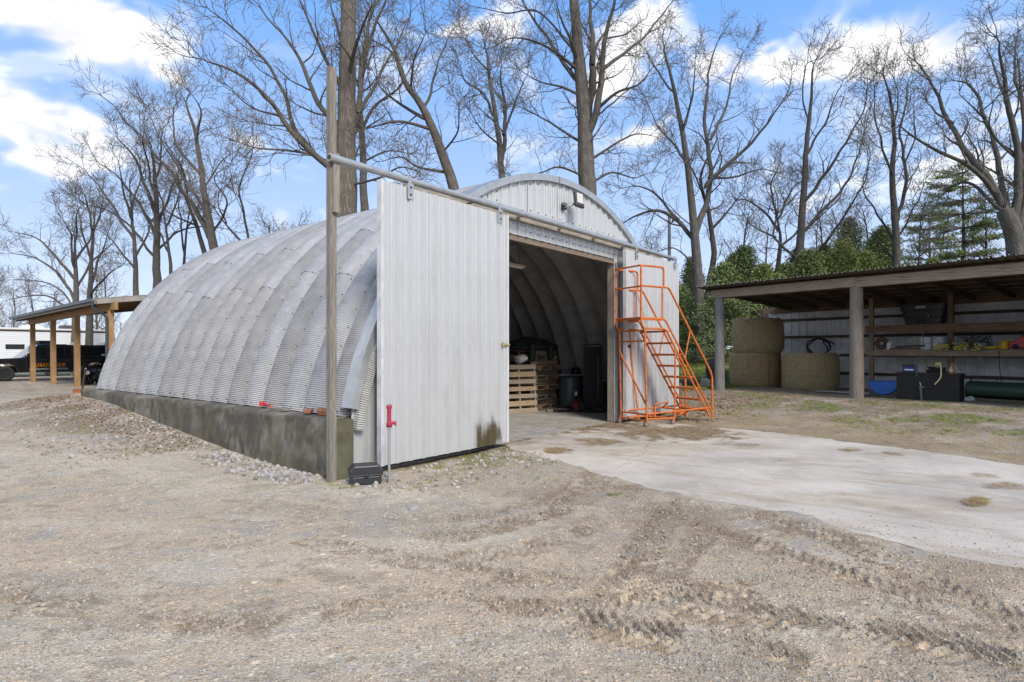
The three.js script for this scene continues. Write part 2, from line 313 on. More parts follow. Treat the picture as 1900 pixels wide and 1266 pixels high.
function groundColour(x, z) {
  const [u, v] = toHut(x, z), [w, p] = toShed(x, z), n1 = fbm(x * 0.55 + 3, z * 0.55 + 8, 4), n2 = fbm(x * 1.7 + 23, z * 1.7 + 4, 4), n3 = fbm(x * 6 + 2, z * 6 + 61, 3);
  const c = [0, 0, 0], m = (k, t) => { const q = soil[k]; for (let i = 0; i < 3; i++) c[i] = mix(c[i], q[i], t); };
  const n4 = fbm(x * 15 + 7, z * 15 + 3, 3), n5 = fbm(x * 3.1 - z * 1.1 + 13, z * 5.2 + x * 1.6, 4);
  m('grey', 1);
  const front = sst(9.5, 5.0, -z + x * 0.25 + (n1 - 0.5) * 3);
  m('tan', clamp(0.30 + 0.62 * front) * sst(0.30, 0.56, n1 * 0.35 + n2 * 0.35 + n5 * 0.3));
  m('grey', 0.7 * sst(0.54, 0.64, n2 * 0.5 + n5 * 0.5));
  m('pale', 0.8 * Math.exp(-Math.pow((-z - 6.1 + 0.32 * x + (n1 - 0.5) * 1.2) / 0.55, 2)) * sst(1.6, -1, x) * sst(0.28, 0.5, n5)); m('pale', 0.7 * Math.exp(-Math.pow((-z - 3.3 - 0.1 * x + (n1 - 0.5) * 0.8) / 0.4, 2)) * sst(0.28, 0.5, n5)); m('tan', 0.6 * Math.exp(-Math.pow((-z - 4.2 + 0.16 * x + (n1 - 0.5) * 1.2) / 0.55, 2)) * sst(0.34, 0.5, n5));
  m('pale', 0.55 * sst(0.54, 0.68, fbm(x * 0.8 + 70, z * 2.4 + 5, 5)) * (0.6 + 0.8 * n4));
  m('dirt', 0.45 * sst(0.53, 0.68, n4 * 0.5 + n5 * 0.5)); m('dirt', 0.35 * sst(0.5, 0.66, fbm(x * 0.7 + 17, z * 1.9 + 33, 4)) * sst(-2, 2, x));
  m('tan', 0.5 * sst(0.56, 0.7, n3));
  const d = polyDist(slabPoly, x, z);
  m('dirt', 0.55 * sst(2.2, 0.1, d) * sst(0.35, 0.6, n2) * sst(-2.5, 0, x));
  m('dirt', 0.75 * tyres(x, z)[1] * sst(0.34, 0.60, n4 * 0.6 + n3 * 0.4));
  if (p > -7.5 && p < 2 && w > -9) {                          // trodden strip between the slab and the lean-to
    const k = sst(-7.0, -5.4, p) * sst(-9, -6, w);
    m('dirt', 0.85 * k * sst(0.28, 0.55, n2 * 0.6 + n5 * 0.4)); m('straw', 0.75 * k * sst(0.45, 0.62, n1 * 0.5 + n3 * 0.5) * sst(-1.2, -4.5, p)); m('grass', 0.75 * k * sst(0.53, 0.63, n2 * 0.6 + n3 * 0.4) * sst(-5, -2.5, p) * sst(2, 5, w));
  }
  const near = sst(-1.9, -0.5, v) * sst(0.3, -0.1, v) * sst(0.2, 1.2, u) * sst(4.2, 3, u);
  m('moss', 0.85 * near * sst(0.46, 0.6, n2 * 0.5 + n3 * 0.5));
  m('moss', 0.7 * sst(0.5, 0.6, n2) * sst(1.3, 0.3, Math.hypot(u - 3.0, v + 0.9)));
  const gap = -0.2 - u;                                       // along the low wall
  if (gap > -0.3 && v > -1 && v < 14) { const k = sst(2.6, 0.6, gap) * sst(-1, 0.4, v) * sst(13.5, 11, v); m('litter', 0.8 * k * sst(3, 6, v) * sst(0.34, 0.5, n2)); m('moss', 0.5 * k * sst(0.55, 0.66, n3 * 0.4 + n2 * 0.6)); m('pale', 0.45 * k * sst(5, 2, v) * n3); }
  const lawn = Math.max(sst(-3.2, -1.2, p) * sst(-0.2, -1.4, w) * sst(11.0, 12.4, u + v * 0.2), sst(5.5, 7.5, p) * sst(-20, -3, w), sst(39, 42, v) * sst(4, 0, p));
  m('grass', 0.95 * lawn * sst(0.25, 0.45, n3 * 0.4 + n2 * 0.6)); m('litter', lawn * 0.6 * sst(0.56, 0.66, n2));
  if (v > 11 && u > 9) m('litter', 0.85 * sst(11, 13, v));
  if (v > 17 && u < 9) m('dirt', 0.35 * sst(17, 21, v) * sst(0.35, 0.6, n2));
  return c;
}
{
  const az = [], rad = [];
  for (let a = -48; a <= 48.001; a += 96 / 520) az.push(a * Math.PI / 180);
  for (let a = 54; a < 306; a += 6) az.push(a * Math.PI / 180);
  az.push(az[0] + Math.PI * 2);
  for (let r = 0.4; r < 2.6; r *= 1.12) rad.push(r);
  for (let r = 2.6; r < 30; r *= 1.0046) rad.push(r);
  for (let r = 30; r < 420; r *= 1.06) rad.push(r);
  const pos = [], uv = [], col = [], idx = [], N = az.length;
  for (const r of rad) for (let k = 0; k < N; k++) {
    const x = Math.sin(az[k]) * r, z = -Math.cos(az[k]) * r, c = groundColour(x, z);
    pos.push(x, ground(x, z), z); uv.push(x, z); col.push(...c);
  }
  for (let j = 0; j + 1 < rad.length; j++) for (let k = 0; k + 1 < N; k++) { const a = j * N + k, b = a + N; idx.push(a, a + 1, b, a + 1, b + 1, b); }
  const m = mat(L(1, 1, 1), 0.95, 0, { vertexColors: true, map: stoneTex, bumpMap: stoneBump, bumpScale: 0.011 });
  const g = mesh('ground', quads(pos, uv, idx, col), m);
  tag(g, 'tan and grey gravel yard with tyre prints', null, null, 'structure');
}
// concrete apron in front of the door
const apron = (() => {
  const P = []; const n = slabPoly.length;
  for (let i = 0; i < n; i++) { const [ax, az] = slabPoly[i], [bx, bz] = slabPoly[(i + 1) % n], l = Math.hypot(bx - ax, bz - az), k = Math.max(1, Math.round(l / 0.12)); for (let j = 0; j < k; j++) { const x = mix(ax, bx, j / k), z = mix(az, bz, j / k); P.push([x + 0.16 * (fbm(x * 3, z * 3, 3) - 0.5), -(z + 0.16 * (fbm(x * 3 + 9, z * 3 + 5, 3) - 0.5))]); } }
  const g = extr(P, 0.1); g.rotateX(-Math.PI / 2);
  g.translate(0, SLAB_Y - 0.05, 0);
  const uv = g.attributes.uv, p = g.attributes.position; for (let i = 0; i < p.count; i++) uv.setXY(i, (p.getX(i) + 1.5) / 14, (-p.getZ(i) - 2.5) / 14);
  const stains = [[1010, 796, 70, 10, 0.9], [1090, 790, 120, 9, 0.9], [1030, 839, 24, 5, 1], [1110, 822, 40, 6, 0.8], [1250, 805, 90, 13, 0.9], [1300, 798, 60, 8, 0.8], [1200, 800, 60, 8, 0.7], [950, 815, 40, 10, 0.7], [1380, 828, 26, 3, 0.5], [1575, 838, 20, 3, 0.6], [1655, 845, 18, 3, 0.6], [1870, 905, 40, 6, 0.5], [1820, 885, 30, 4, 0.5]].map(([x, y, rx, ry, k]) => { const c = gp(x, y), e = gp(x + rx, y), f = gp(x, y + ry); return [c.x, c.z, Math.abs(e.x - c.x), Math.abs(f.z - c.z), k]; });
  const cracks = [[[1480, 838], [1560, 850], [1640, 872], [1760, 880], [1900, 888]], [[1210, 822], [1190, 845], [1150, 870]], [[1740, 958], [1800, 970], [1900, 985]], [[1330, 860], [1430, 862], [1470, 850]]].map(l => l.map(q => gp(...q)).map(q => [q.x, q.z]));
  const S = 1536;
  const t = tex(S, (i, j) => {
    const x = i / S * 14 - 1.5, z = -(j / S * 14 + 2.5); if (polyDist(slabPoly, x, z) > 0.3) return 190; const a = fbm(x * 1.3 + 4, z * 1.3, 4), b = fbm(x * 9, z * 9 + 4, 3), f = vn(x * 70, z * 70);
    const dust = 10 * sst(0.5, 0.7, fbm(x * 0.5 + 8, z * 2.2, 4)); let c = [196 - dust + 34 * (a - 0.5) + 16 * (b - 0.5) + 12 * (f - 0.5), 189 - dust * 1.2 + 34 * (a - 0.5) + 16 * (b - 0.5) + 12 * (f - 0.5), 180 - dust * 1.6 + 32 * (a - 0.5) + 15 * (b - 0.5) + 12 * (f - 0.5)];
    let s = 0; for (const q of stains) { const e = Math.hypot((x - q[0]) / q[2], (z - q[1]) / q[3]); if (e < 1.7) s = Math.max(s, q[4] * sst(0.62, 0.25, e * 0.42 + (fbm(x * 5 + 3, z * 5, 5) - 0.5) * 1.1)); }
    const grit = s > 0 ? fbm(x * 24, z * 24, 2) : 0, k = s * (0.55 + 0.45 * sst(0.35, 0.6, grit));
    c = [mix(c[0], 112, k), mix(c[1], 90, k), mix(c[2], 62, k)];
    const wob = 0.22 * (fbm(x * 3, z * 3, 4) - 0.5); for (const l of cracks) for (let q = 1; q < l.length; q++) { const [ax, az] = l[q - 1], [bx, bz] = l[q], ex = bx - ax, ez = bz - az, tt = clamp(((x - ax) * ex + (z - az) * ez) / (ex * ex + ez * ez)); const dd = Math.hypot(x - ax - ex * tt + wob, z - az - ez * tt + wob * 0.6); if (dd < 0.009) { c = c.map(v => v * 0.80); } }
    if (f > 0.93 && b > 0.54) c = c.map(v => v * 0.6); const mot = sst(0.50, 0.66, fbm(x * 2.6 + 60, z * 2.6 + 5, 5)), trk = sst(0.56, 0.72, fbm((x * 0.8 + z * 0.6) * 1.1 + 3, (z * 0.8 - x * 0.6) * 7, 4)); c = c.map((v, q) => v * (1 - 0.05 * mot - [0.05, 0.07, 0.10][q] * trk));
    return c.map(v => clamp(v, 0, 255));
  });
  t.wrapS = t.wrapT = THREE.ClampToEdgeWrapping;
  const bt = grainBump.clone(); bt.repeat.set(22, 22);
  const o = mesh('concrete_apron', g, mat(L(0.80, 0.775, 0.735), 0.92, 0, { map: t, bumpMap: bt, bumpScale: 0.004 }));
  return tag(o, 'pale worn concrete apron outside the arched hut', null, null, 'structure');
})();

// ---------------------------------------------------------------- the arched steel hut
const paintTex = tex(512, (i, j) => { const x = i / 512 * 8, y = j / 512 * 8; return 234 + 14 * (fbm(x * 4, y, 4, 8) - 0.5) + (vn(x * 32, y * 32, 256) > 0.985 ? -30 : 0); });
const galvTones = [[0.52, 0.52, 0.52], [0.48, 0.485, 0.49], [0.56, 0.56, 0.56], [0.41, 0.40, 0.395], [0.47, 0.45, 0.44], [0.50, 0.505, 0.51]];
const archMats = galvTones.map(c => { const b = ripple.clone(); b.repeat.set(1, 1 / 0.30); const m = blotTex.clone(); m.repeat.set(0.9, 0.9); const r = blotRough.clone(); r.repeat.set(0.5, 0.5); return mat(L(...c.map(v => v * 1.0)), 0.7, 0.15, { map: m, roughnessMap: r, bumpMap: b, bumpScale: 0.010 }); });
const galv = mat(L(0.56, 0.58, 0.60), 0.5, 0.6, { map: blotTex, roughnessMap: blotRough });
const paintPanel = mat(L(0.60, 0.61, 0.625), 0.38, 0.3, { map: paintTex, vertexColors: true });
const gablePanel = mat(L(0.56, 0.575, 0.59), 0.4, 0.3, { map: paintTex, vertexColors: true });
const cream = mat(L(0.55, 0.55, 0.52), 0.6, 0.1, { map: blotTex });
const rust = mat(L(0.05, 0.045, 0.042), 0.8, 0.2);
const oldWood = wood(L(0.34, 0.30, 0.25)), greyWood = wood(L(0.40, 0.37, 0.33)), brownWood = wood(L(0.23, 0.15, 0.095)), tanWood = wood(L(0.48, 0.33, 0.18)), darkWood = wood(L(0.12, 0.085, 0.06));
const ARC_U = 5.1, ARC_H = -0.32, ARC_R = 5.22;
const arcTop = (u, r = ARC_R) => { const d = r * r - (u - ARC_U) * (u - ARC_U); return d > 0 ? ARC_H + Math.sqrt(d) : -9; };
// ribbed sheet in the x-y plane facing +z; bottom(x), top(x); ribs every pitch metres counted from x = 0
function ribSheet(x0, x1, bottom, top, { pitch = 0.235, rows = 6, colour = null, rib = 0.024, x00 = 0, ys = null } = {}) {
  const xs = [], zs = []; const prof = [[-0.032, 0], [-0.018, 1], [0.018, 1], [0.032, 0], [0.072, 0], [0.078, 0.22], [0.09, 0.22], [0.096, 0], [0.139, 0], [0.145, 0.22], [0.157, 0.22], [0.163, 0]];
  for (let k = Math.floor((x0 - x00) / pitch) - 1; k * pitch + x00 < x1 + pitch; k++) for (const [dx, z] of prof) { const x = x00 + k * pitch + dx * pitch / 0.235; if (x > x0 + 1e-4 && x < x1 - 1e-4) { xs.push(x); zs.push(z * rib); } }
  xs.unshift(x0); zs.unshift(zs[0] || 0); xs.push(x1); zs.push(zs[zs.length - 1] || 0);
  const pos = [], uv = [], col = [], idx = [], n = xs.length, R = ys ? ys.length : rows + 1;
  for (let j = 0; j < R; j++) for (let i = 0; i < n; i++) { const b = bottom(xs[i]), t = Math.max(b + 0.001, top(xs[i])), f = ys ? ys[j] : j / rows, y = mix(b, t, f); pos.push(xs[i], y, zs[i]); uv.push(xs[i], y); const c = colour ? colour(xs[i], y) : [1, 1, 1]; col.push(...c); }
  for (let j = 0; j + 1 < R; j++) for (let i = 0; i + 1 < n; i++) { const a = j * n + i, b = a + n; idx.push(a, a + 1, b, a + 1, b + 1, b); }
  return quads(pos, uv, idx, col, true);
}
const screw = (x, y, z, r = 0.011) => cyl(r, 0.012, x, y, z, 6, 'z');
const hutThing = thing('quonset_hut', 'long arched galvanized steel hut with ribbed front gable', 'hut', C0.clone(), HUT_TURN);
{
  const T = hutThing;
  // low concrete walls
  const wallGeo = (ua, ub, top, len) => {
    const pos = [], uv = [], col = [], idx = [], nv = 320, ring = [[ua, -0.4], ...Array.from({ length: 15 }, (_, q) => [ua, mix(0, top - 0.02, q / 14)]), [ua + 0.025, top], [mix(ua, ub, 0.5), top + 0.01], [ub - 0.02, top], [ub, top - 0.03], [ub, -0.1]];
    for (let j = 0; j <= nv; j++) ring.forEach(([u, h], k) => {
      const v = -0.06 + len * j / nv, n = fbm(v * 3 + k, h * 4 + 9, 3) - 0.5, e = k >= 14 && k <= 17 ? 0.05 : 0.022;
      pos.push(u + n * e, h + (k > 14 && k < 20 ? n * e * 0.8 : 0), -v); uv.push(v, h + u);
      const s = fbm(v * 2.6 + 3, h * 1.6 + 50, 5), f = fbm(v * 13, h * 9, 3);
      const moss = sst(0.5, 0.65, fbm(v * 1.5 + 90, h * 2, 3));
      const k0 = sst(0.40, 0.68, s * 0.5 + f * 0.5); let c = [mix(0.135, 0.30, k0), mix(0.12, 0.268, k0), mix(0.097, 0.215, k0)];
      const mk = 0.65 * moss * sst(0.42, 0.6, f); c = c.map((q, i) => mix(q, [0.13, 0.12, 0.06][i], mk)); col.push(...c);
    });
    const n = ring.length;
    for (let j = 0; j < nv; j++) for (let k = 0; k + 1 < n; k++) { const a = j * n + k, b = a + n; idx.push(a, b, a + 1, a + 1, b, b + 1); }
    const c0 = pos.length / 3; ring.forEach(([u, h]) => { pos.push(u, h, 0.06); uv.push(u, h); const q = 0.11 + 0.1 * fbm(u * 9, h * 5, 2); col.push(q, q * 0.95, q * 0.6); });
    for (let k = 1; k + 1 < n; k++) idx.push(c0, c0 + k, c0 + k + 1);
    return quads(pos, uv, idx, col);
  };
  const wm = mat(L(1, 1, 1), 0.95, 0, { vertexColors: true, map: grainTex, bumpMap: grainBump, bumpScale: 0.006 });
  const ledge = wallGeo(0.0, 0.34, 0.735, 9.4); ledge.translate(0, 0, -0.2); mesh('wall_ledge', ledge, wm, T); mesh('foundation_wall', wallGeo(-0.26, 0.015, 0.74, 9.6), wm, T).userData.label = 'dark weathered concrete foundation wall';
  mesh('foundation_wall', wallGeo(9.86, 10.46, 0.745, 9.6), wm, T);
  mesh('floor', box(10.2, 0.12, 9.6, 5.1, SLAB_Y - 0.064, -4.86), mat(L(0.50, 0.47, 0.43), 0.9, 0, { map: grainTex, bumpMap: grainBump, bumpScale: 0.003 }), T);
  // arch panels: strips of steel, each of five cambered sheets
  const NS = 17, WS = 0.555, V0 = 0.12, A0 = Math.asin((0.76 - ARC_H) / ARC_R), A1 = Math.PI - A0, CAM = 0.16, prof = [0, 0.04, 0.12, 0.24, 0.38, 0.5, 0.62, 0.76, 0.88, 0.96, 1];
  const camber = s => CAM * Math.pow(Math.sin(Math.PI * clamp(s, 0.0001, 0.9999)), 0.62);
  reseed(5);
  const boltGeo = new THREE.SphereGeometry(0.0095, 5, 3), bolts = [];
  for (let s = 0; s < NS; s++) {
    const cuts = [A0]; const nSeg = 5, off = (s % 2 ? 0.5 : 0) + rr(-0.1, 0.1);
    for (let k = 1; k < nSeg; k++) cuts.push(A0 + (A1 - A0) * (k + (off - 0.25) * 0.8) / nSeg); cuts.push(A1);
    for (let k = 0; k < nSeg; k++) {
      const a0 = cuts[k], a1 = cuts[k + 1] + (k < nSeg - 1 ? 0.012 : 0), n = Math.ceil((a1 - a0) / 0.03), pos = [], uv = [], idx = [], lift = k % 2 ? 0.006 : 0, P = prof.length;
      for (let j = 0; j <= n; j++) { const a = mix(a0, a1, j / n); prof.forEach(q => { const r = ARC_R - CAM + camber(q) + lift + (q === 1 ? 0.004 : 0); pos.push(ARC_U - Math.cos(a) * r, ARC_H + Math.sin(a) * r, -(V0 + WS * (s + q) + (q === 1 ? 0.012 : 0))); uv.push(WS * (s + q), a * ARC_R); }); }
      for (let j = 0; j < n; j++) for (let i = 0; i + 1 < P; i++) { const a = j * P + i, b = a + P; idx.push(a, b, a + 1, a + 1, b, b + 1); }
      const tone = rnd() < 0.16 ? 3 : rnd() < 0.2 ? 4 : Math.floor(rnd() * 6);
      mesh('arch_panel', quads(pos, uv, idx), archMats[tone], T);
      if (k) for (const q of [0.2, 0.5, 0.8]) { const a = cuts[k], r = ARC_R - CAM + camber(q) + 0.012; bolts.push(boltGeo.clone().translate(ARC_U - Math.cos(a) * r, ARC_H + Math.sin(a) * r, -(V0 + WS * (s + q)))); }
    }
    for (let a = A0 + 0.015; a < A1; a += 0.058) { const r = ARC_R - CAM + camber(0.07) + 0.006; bolts.push(boltGeo.clone().translate(ARC_U - Math.cos(a) * r, ARC_H + Math.sin(a) * r, -(V0 + WS * (s + 0.07)))); }
    for (const q of [0.3, 0.65]) { const a = A0 + 0.01, r = ARC_R - CAM + camber(q) + 0.008; bolts.push(boltGeo.clone().translate(ARC_U - Math.cos(a) * r, ARC_H + Math.sin(a) * r, -(V0 + WS * (s + q)))); }
  }
  tag(mesh('bolts', bolts, rust, T), null, null, null, 'stuff');
  // front wall of ribbed sheets, open between the doors
  const OPEN_L = 2.98, OPEN_R = 6.98, HEAD = 3.62, inner = u => arcTop(u, ARC_R - 0.05), FZ = -0.05;
  const sheets = []; for (let u = 0.03; u < 10.1; u += 0.94) sheets.push([u, Math.min(10.17, u + 0.94)]);
  const gs = [];
  for (const [a, b] of sheets) {
    const spans = b <= OPEN_L + 0.001 || a >= OPEN_R ? [[a, b, 0.04]] : [];
    if (!spans.length) { if (a < OPEN_L) spans.push([a, OPEN_L, 0.04]); spans.push([Math.max(a, OPEN_L), Math.min(b, OPEN_R), HEAD]); if (b > OPEN_R) spans.push([OPEN_R, b, 0.04]); }
    for (const [p, q, bot] of spans) {
      if (q - p < 0.02) continue;
      const g = ribSheet(p, q + 0.006, () => bot, u => Math.max(bot, inner(u)), { rows: 10, x00: 0.03 }); g.translate(0, 0, FZ + (Math.round(p * 10) % 2) * 0.003);
      mesh('wall_sheet', g, gablePanel, T);
      for (let x = p + 0.12; x < q; x += 0.235) for (const h of [HEAD + 0.1, 4.12, inner(x) - 0.12]) if (h < inner(x) - 0.06 && h > bot + 0.05) gs.push(screw(x, h, FZ + 0.006, 0.012));
    }
  }
  tag(mesh('screws', gs, rust, T), null, null, null, 'stuff');
  // dark joints between gable sheets are overlapped edges: folded seams
  for (const [a] of sheets) if (a > 2 && a < 8.6) { const t = inner(a) - 0.02; if (t > 4.1) mesh('seam', box(0.012, t - 4.06, 0.028, a, (t + 4.06) / 2, FZ + 0.012), rust, T); }
  // arch trim along the gable
  const ring = (a0, a1, r0, r1, z0, z1) => { const pos = [], uv = [], idx = [], n = 48; for (let j = 0; j <= n; j++) { const a = mix(a0, a1, j / n), c = -Math.cos(a), s = Math.sin(a); [[r0, z0], [r0, z1], [r1, z1], [r1, z0]].forEach(([r, z]) => { pos.push(ARC_U + c * r, ARC_H + s * r, z); uv.push(z + r, a * ARC_R); }); } for (let j = 0; j < n; j++) for (let i = 0; i < 4; i++) { const a = j * 4 + i, b = j * 4 + (i + 1) % 4; idx.push(a, b, a + 4, b, b + 4, a + 4); } return quads(pos, uv, idx, null, true); };
  const joint = 1.50;
  mesh('arch_trim', ring(A0 + 0.02, joint - 0.003, ARC_R - 0.10, ARC_R + 0.015, -0.20, 0.02), galv, T);
  mesh('arch_trim', ring(joint, A1, ARC_R - 0.10, ARC_R + 0.018, -0.20, 0.022), galv, T);
  const cm = cream.clone(); cm.bumpMap = ripple.clone(); cm.bumpMap.repeat.set(1, 1 / 0.3); cm.bumpScale = 0.012;
  mesh('closure_strip', ring(A0 - 0.03, A0 + 0.42, ARC_R - 0.22, ARC_R - 0.105, -0.10, 0.045), cm, T).userData.label = 'cream ribbed closure strip curving up the hut corner';
  // boards and flashings around the opening
  mesh('head_board', box(4.3, 0.10, 0.09, 4.98, HEAD - 0.05, -0.11), wood(L(0.30, 0.235, 0.18)), T);
  mesh('track_board', box(8.4, 0.16, 0.05, 5.1, 3.94, 0.0), wood(L(0.50, 0.45, 0.38)), T);
  const fl = extr([[0, 0], [0.10, -0.035], [0.10, -0.075], [0.106, -0.075], [0.106, -0.03], [0, 0.012]], 5.9); fl.rotateY(-Math.PI / 2); fl.translate(5.08, 4.06, -0.03);
  mesh('track_flashing', fl, galv, T);
  for (const [u, s] of [[OPEN_L - 0.05, 1], [OPEN_R + 0.05, -1]]) { mesh('jamb', box(0.07, HEAD - 0.12, 0.16, u, (HEAD - 0.12) / 2 + 0.03, -0.14), s > 0 ? brownWood : wood(L(0.40, 0.34, 0.27)), T); mesh('jamb_flashing', box(0.05, HEAD - 0.1, 0.03, u, (HEAD - 0.1) / 2 + 0.03, -0.018), galv, T); }
  // back wall
  for (let u = 0.02; u < 10.1; u += 1.7) { const g = ribSheet(u, Math.min(10.18, u + 1.705), () => 0.0, x => Math.max(0.001, arcTop(x, ARC_R - 0.06)), { rows: 2 }); g.translate(0, 0, -(V0 + NS * WS) - 0.02 - (u > 3 && u < 7 ? 0.001 : 0)); mesh('back_sheet', g, gablePanel, T); }
}
// tie wire and light fixture inside
{
  const t = thing('strip_light', 'white fluorescent strip light hanging inside the arched hut', 'light fixture', hut(5.15, 3.48, 1.7), HUT_TURN + 0.05);
  mesh('housing', rbox(1.5, 0.05, 0.13, 0.012), mat(L(0.62, 0.55, 0.45), 0.5), t);
  for (const z of [-0.03, 0.03]) mesh('tube', cyl(0.014, 1.4, 0, -0.038, z, 10, 'x'), mat(L(0.85, 0.85, 0.82), 0.3), t);
  for (const x of [-0.6, 0.6]) mesh('chain', sweep([V3(x, 0.02, 0), V3(x * 0.9, 0.5, 0.02), V3(x * 0.8, Math.min(1.1, arcTop(5.15 + x) - 3.66), 0)], 0.006, 5), rust, t);
  const w = mesh('tie_wire', sweep([hut(2.9, 3.5, 1.4), hut(4.6, 3.78, 1.5), hut(5.6, 4.05, 1.55), hut(6.1, 4.62, 1.6)].map(p => p), 0.012, 5), rust);
  tag(w, 'thin rusty wire strung under the roof inside the hut', 'wire');
}
// sliding doors
function slidingDoor(name, label, u0, u1, stain) {
  const W = u1 - u0, Hd = 3.72, t = thing(name, label, 'sliding door', hut(u0, 0.10, -0.17), HUT_TURN, 'sliding doors of the arched hut');
  const n = 3, ys = []; for (let j = 0; j <= 26; j++) ys.push(Math.pow(j / 26, 1.7));
  const dirt = (x, y) => {
    let k = 0; if (stain) { const e = Math.hypot((x - 2.16) / 0.31, (y - 0.06) / 0.30); k = sst(0.72, 0.30, e * 0.5 + (fbm(x * 14, y * 5 + 2, 4) - 0.5) * 0.75); if (x < 1.86) k *= sst(1.80, 1.86, x); }
    const s = 0.07 * sst(0.55, 0.75, fbm(x * 7 + u0, y * 1.2, 4));
    return [mix(1 - s, 0.19, k), mix(1 - s, 0.145, k), mix(1 - s * 1.2, 0.085, k)];
  };
  const sc = [];
  for (let i = 0; i < n; i++) { const a = W * i / n, b = W * (i + 1) / n; const g = ribSheet(a, b + 0.004, () => 0, () => Hd, { ys, colour: dirt, x00: 0.05, rib: 0.026 }); g.translate(0, 0, 0.03 + (i % 2) * 0.002); mesh('door_sheet', g, paintPanel, t); }
  for (let x = 0.3; x < W - 0.05; x += 0.235) for (const h of [0.06, 0.63, 1.21, 1.83, 2.46, 3.1, 3.62]) sc.push(screw(x + rr(-0.004, 0.004), h + rr(-0.02, 0.02), 0.036, 0.011));
  tag(mesh('screws', sc, rust, t), null, null, null, 'stuff');
  const trim = mat(L(0.74, 0.75, 0.77), 0.45, 0.15, { map: blotTex });
  mesh('frame', [box(W - 0.06, 0.09, 0.045, W / 2, 0.1, 0), box(W - 0.06, 0.09, 0.045, W / 2, Hd - 0.08, 0), box(W - 0.06, 0.09, 0.045, W / 2, Hd / 2, 0)], oldWood, t);
  for (const x of [0, W]) mesh('edge_trim', box(0.045, Hd + 0.004, 0.085, x + (x ? -0.02 : 0.02), Hd / 2, 0.015), trim, t);
  for (const x of [0.5, W - 0.22]) { const h = mesh('hanger', [box(0.10, 0.22, 0.012, x, Hd - 0.05, 0.060), box(0.05, 0.12, 0.012, x, Hd + 0.1, 0.042)], galv, t); mesh('bolt', [0, 1].map(k => screw(x, Hd - 0.1 + k * 0.1, 0.07, 0.016)), rust, h); }
  mesh('latch', [rbox(0.14, 0.035, 0.02, 0.006, stain ? W - 0.06 : 0.12, 1.6, 0.065), rbox(0.04, 0.07, 0.03, 0.006, stain ? W - 0.15 : 0.16, 1.6, 0.06)], stain ? mat(L(0.42, 0.34, 0.2), 0.6, 0.5) : rust, t);
  return t;
}
slidingDoor('sliding_door', 'white ribbed sliding door with brown stain at its lower edge', 0.32, 2.95, true);
slidingDoor('sliding_door', 'ribbed sliding door behind the orange ladder', 7.03, 9.86, false);
{
  const t = thing('door_track', 'galvanized tubular door track running along the hut front', 'door track', hut(-0.42, 3.93, -0.17), HUT_TURN);
  mesh('rail', [sweep([V3(0, 0, 0), V3(10.2, 0, 0)], 0.047, 14)], galv, t);
  mesh('end_ring', cyl(0.03, 0.012, -0.002, 0, 0, 12, 'x'), rust, t);
  for (let x = 2.6; x < 10; x += 1.25) mesh('bracket', box(0.06, 0.11, 0.16, x, 0.02, -0.07), galv, t);
}
{
  const t = thing('timber_post', 'tall weathered timber post carrying the end of the door track', 'post', hut(-0.33, ground(hut(-0.33, 0, -0.16).x, hut(-0.33, 0, -0.16).z) - 0.05, -0.23 + 0.14), HUT_TURN);
  mesh('shaft', box(0.095, 5.12, 0.075, 0, 2.56, -0.005), wood(L(0.30, 0.27, 0.235)), t); mesh('cleat', box(0.08, 0.72, 0.045, 0.02, 3.70, 0.057), wood(L(0.38, 0.34, 0.29)), t);
}
{
  const t = thing('flood_light', 'dark twin-hinged flood light with pale lens on the gable', 'flood light', hut(4.92, 4.38, 0.03), HUT_TURN);
  mesh('base', rbox(0.11, 0.13, 0.07, 0.015, 0, 0, 0.04), mat(L(0.03, 0.03, 0.035), 0.5), t); mesh('arm', [sweep([V3(0, -0.02, 0.06), V3(0.04, 0, 0.13), V3(0.14, 0.06, 0.2)], 0.022, 8), box(0.14, 0.03, 0.03, -0.02, 0.02, 0.08)], mat(L(0.3, 0.31, 0.32), 0.4, 0.5), t);
  const tilt = new THREE.Matrix4().makeRotationFromEuler(new THREE.Euler(-0.16, -0.12, -0.08)).setPosition(0.17, 0.12, 0.26);
  const h = mesh('head', rbox(0.25, 0.30, 0.07, 0.02).applyMatrix4(tilt), mat(L(0.035, 0.035, 0.04), 0.5), t); mesh('lens', rbox(0.18, 0.20, 0.012, 0.004, 0, 0.02, 0.036).applyMatrix4(tilt), mat(L(0.52, 0.51, 0.48), 0.25), h);
}

// ---------------------------------------------------------------- things by the hut
const onGround = p => { p.y = ground(p.x, p.z); return p; };
const blackPlastic = mat(L(0.022, 0.024, 0.028), 0.45), dullBlack = mat(L(0.02, 0.02, 0.022), 0.75), rubber = mat(L(0.018, 0.018, 0.018), 0.9), white = mat(L(0.78, 0.79, 0.8), 0.5), steel = mat(L(0.5, 0.52, 0.54), 0.4, 0.8);
{
  const t = thing('bait_box', 'black plastic bait box on the gravel by the post', 'bait box', onGround(gp(678, 897)), 0.35);
  t.position.y -= 0.008;
  const body = rbox(0.36, 0.12, 0.24, 0.03, 0, 0.06, 0), lid = extr([[-0.18, 0], [0.18, 0], [0.18, 0.035], [0.135, 0.085], [-0.135, 0.085], [-0.18, 0.035]], 0.20, 0.018);
  mesh('body', body, blackPlastic, t); lid.translate(0, 0.135, 0); mesh('lid', lid, blackPlastic, t); mesh('rim', rbox(0.385, 0.018, 0.262, 0.008, 0, 0.122, 0), blackPlastic, t); mesh('latch', rbox(0.05, 0.04, 0.015, 0.005, 0, 0.12, 0.135), blackPlastic, t);
}
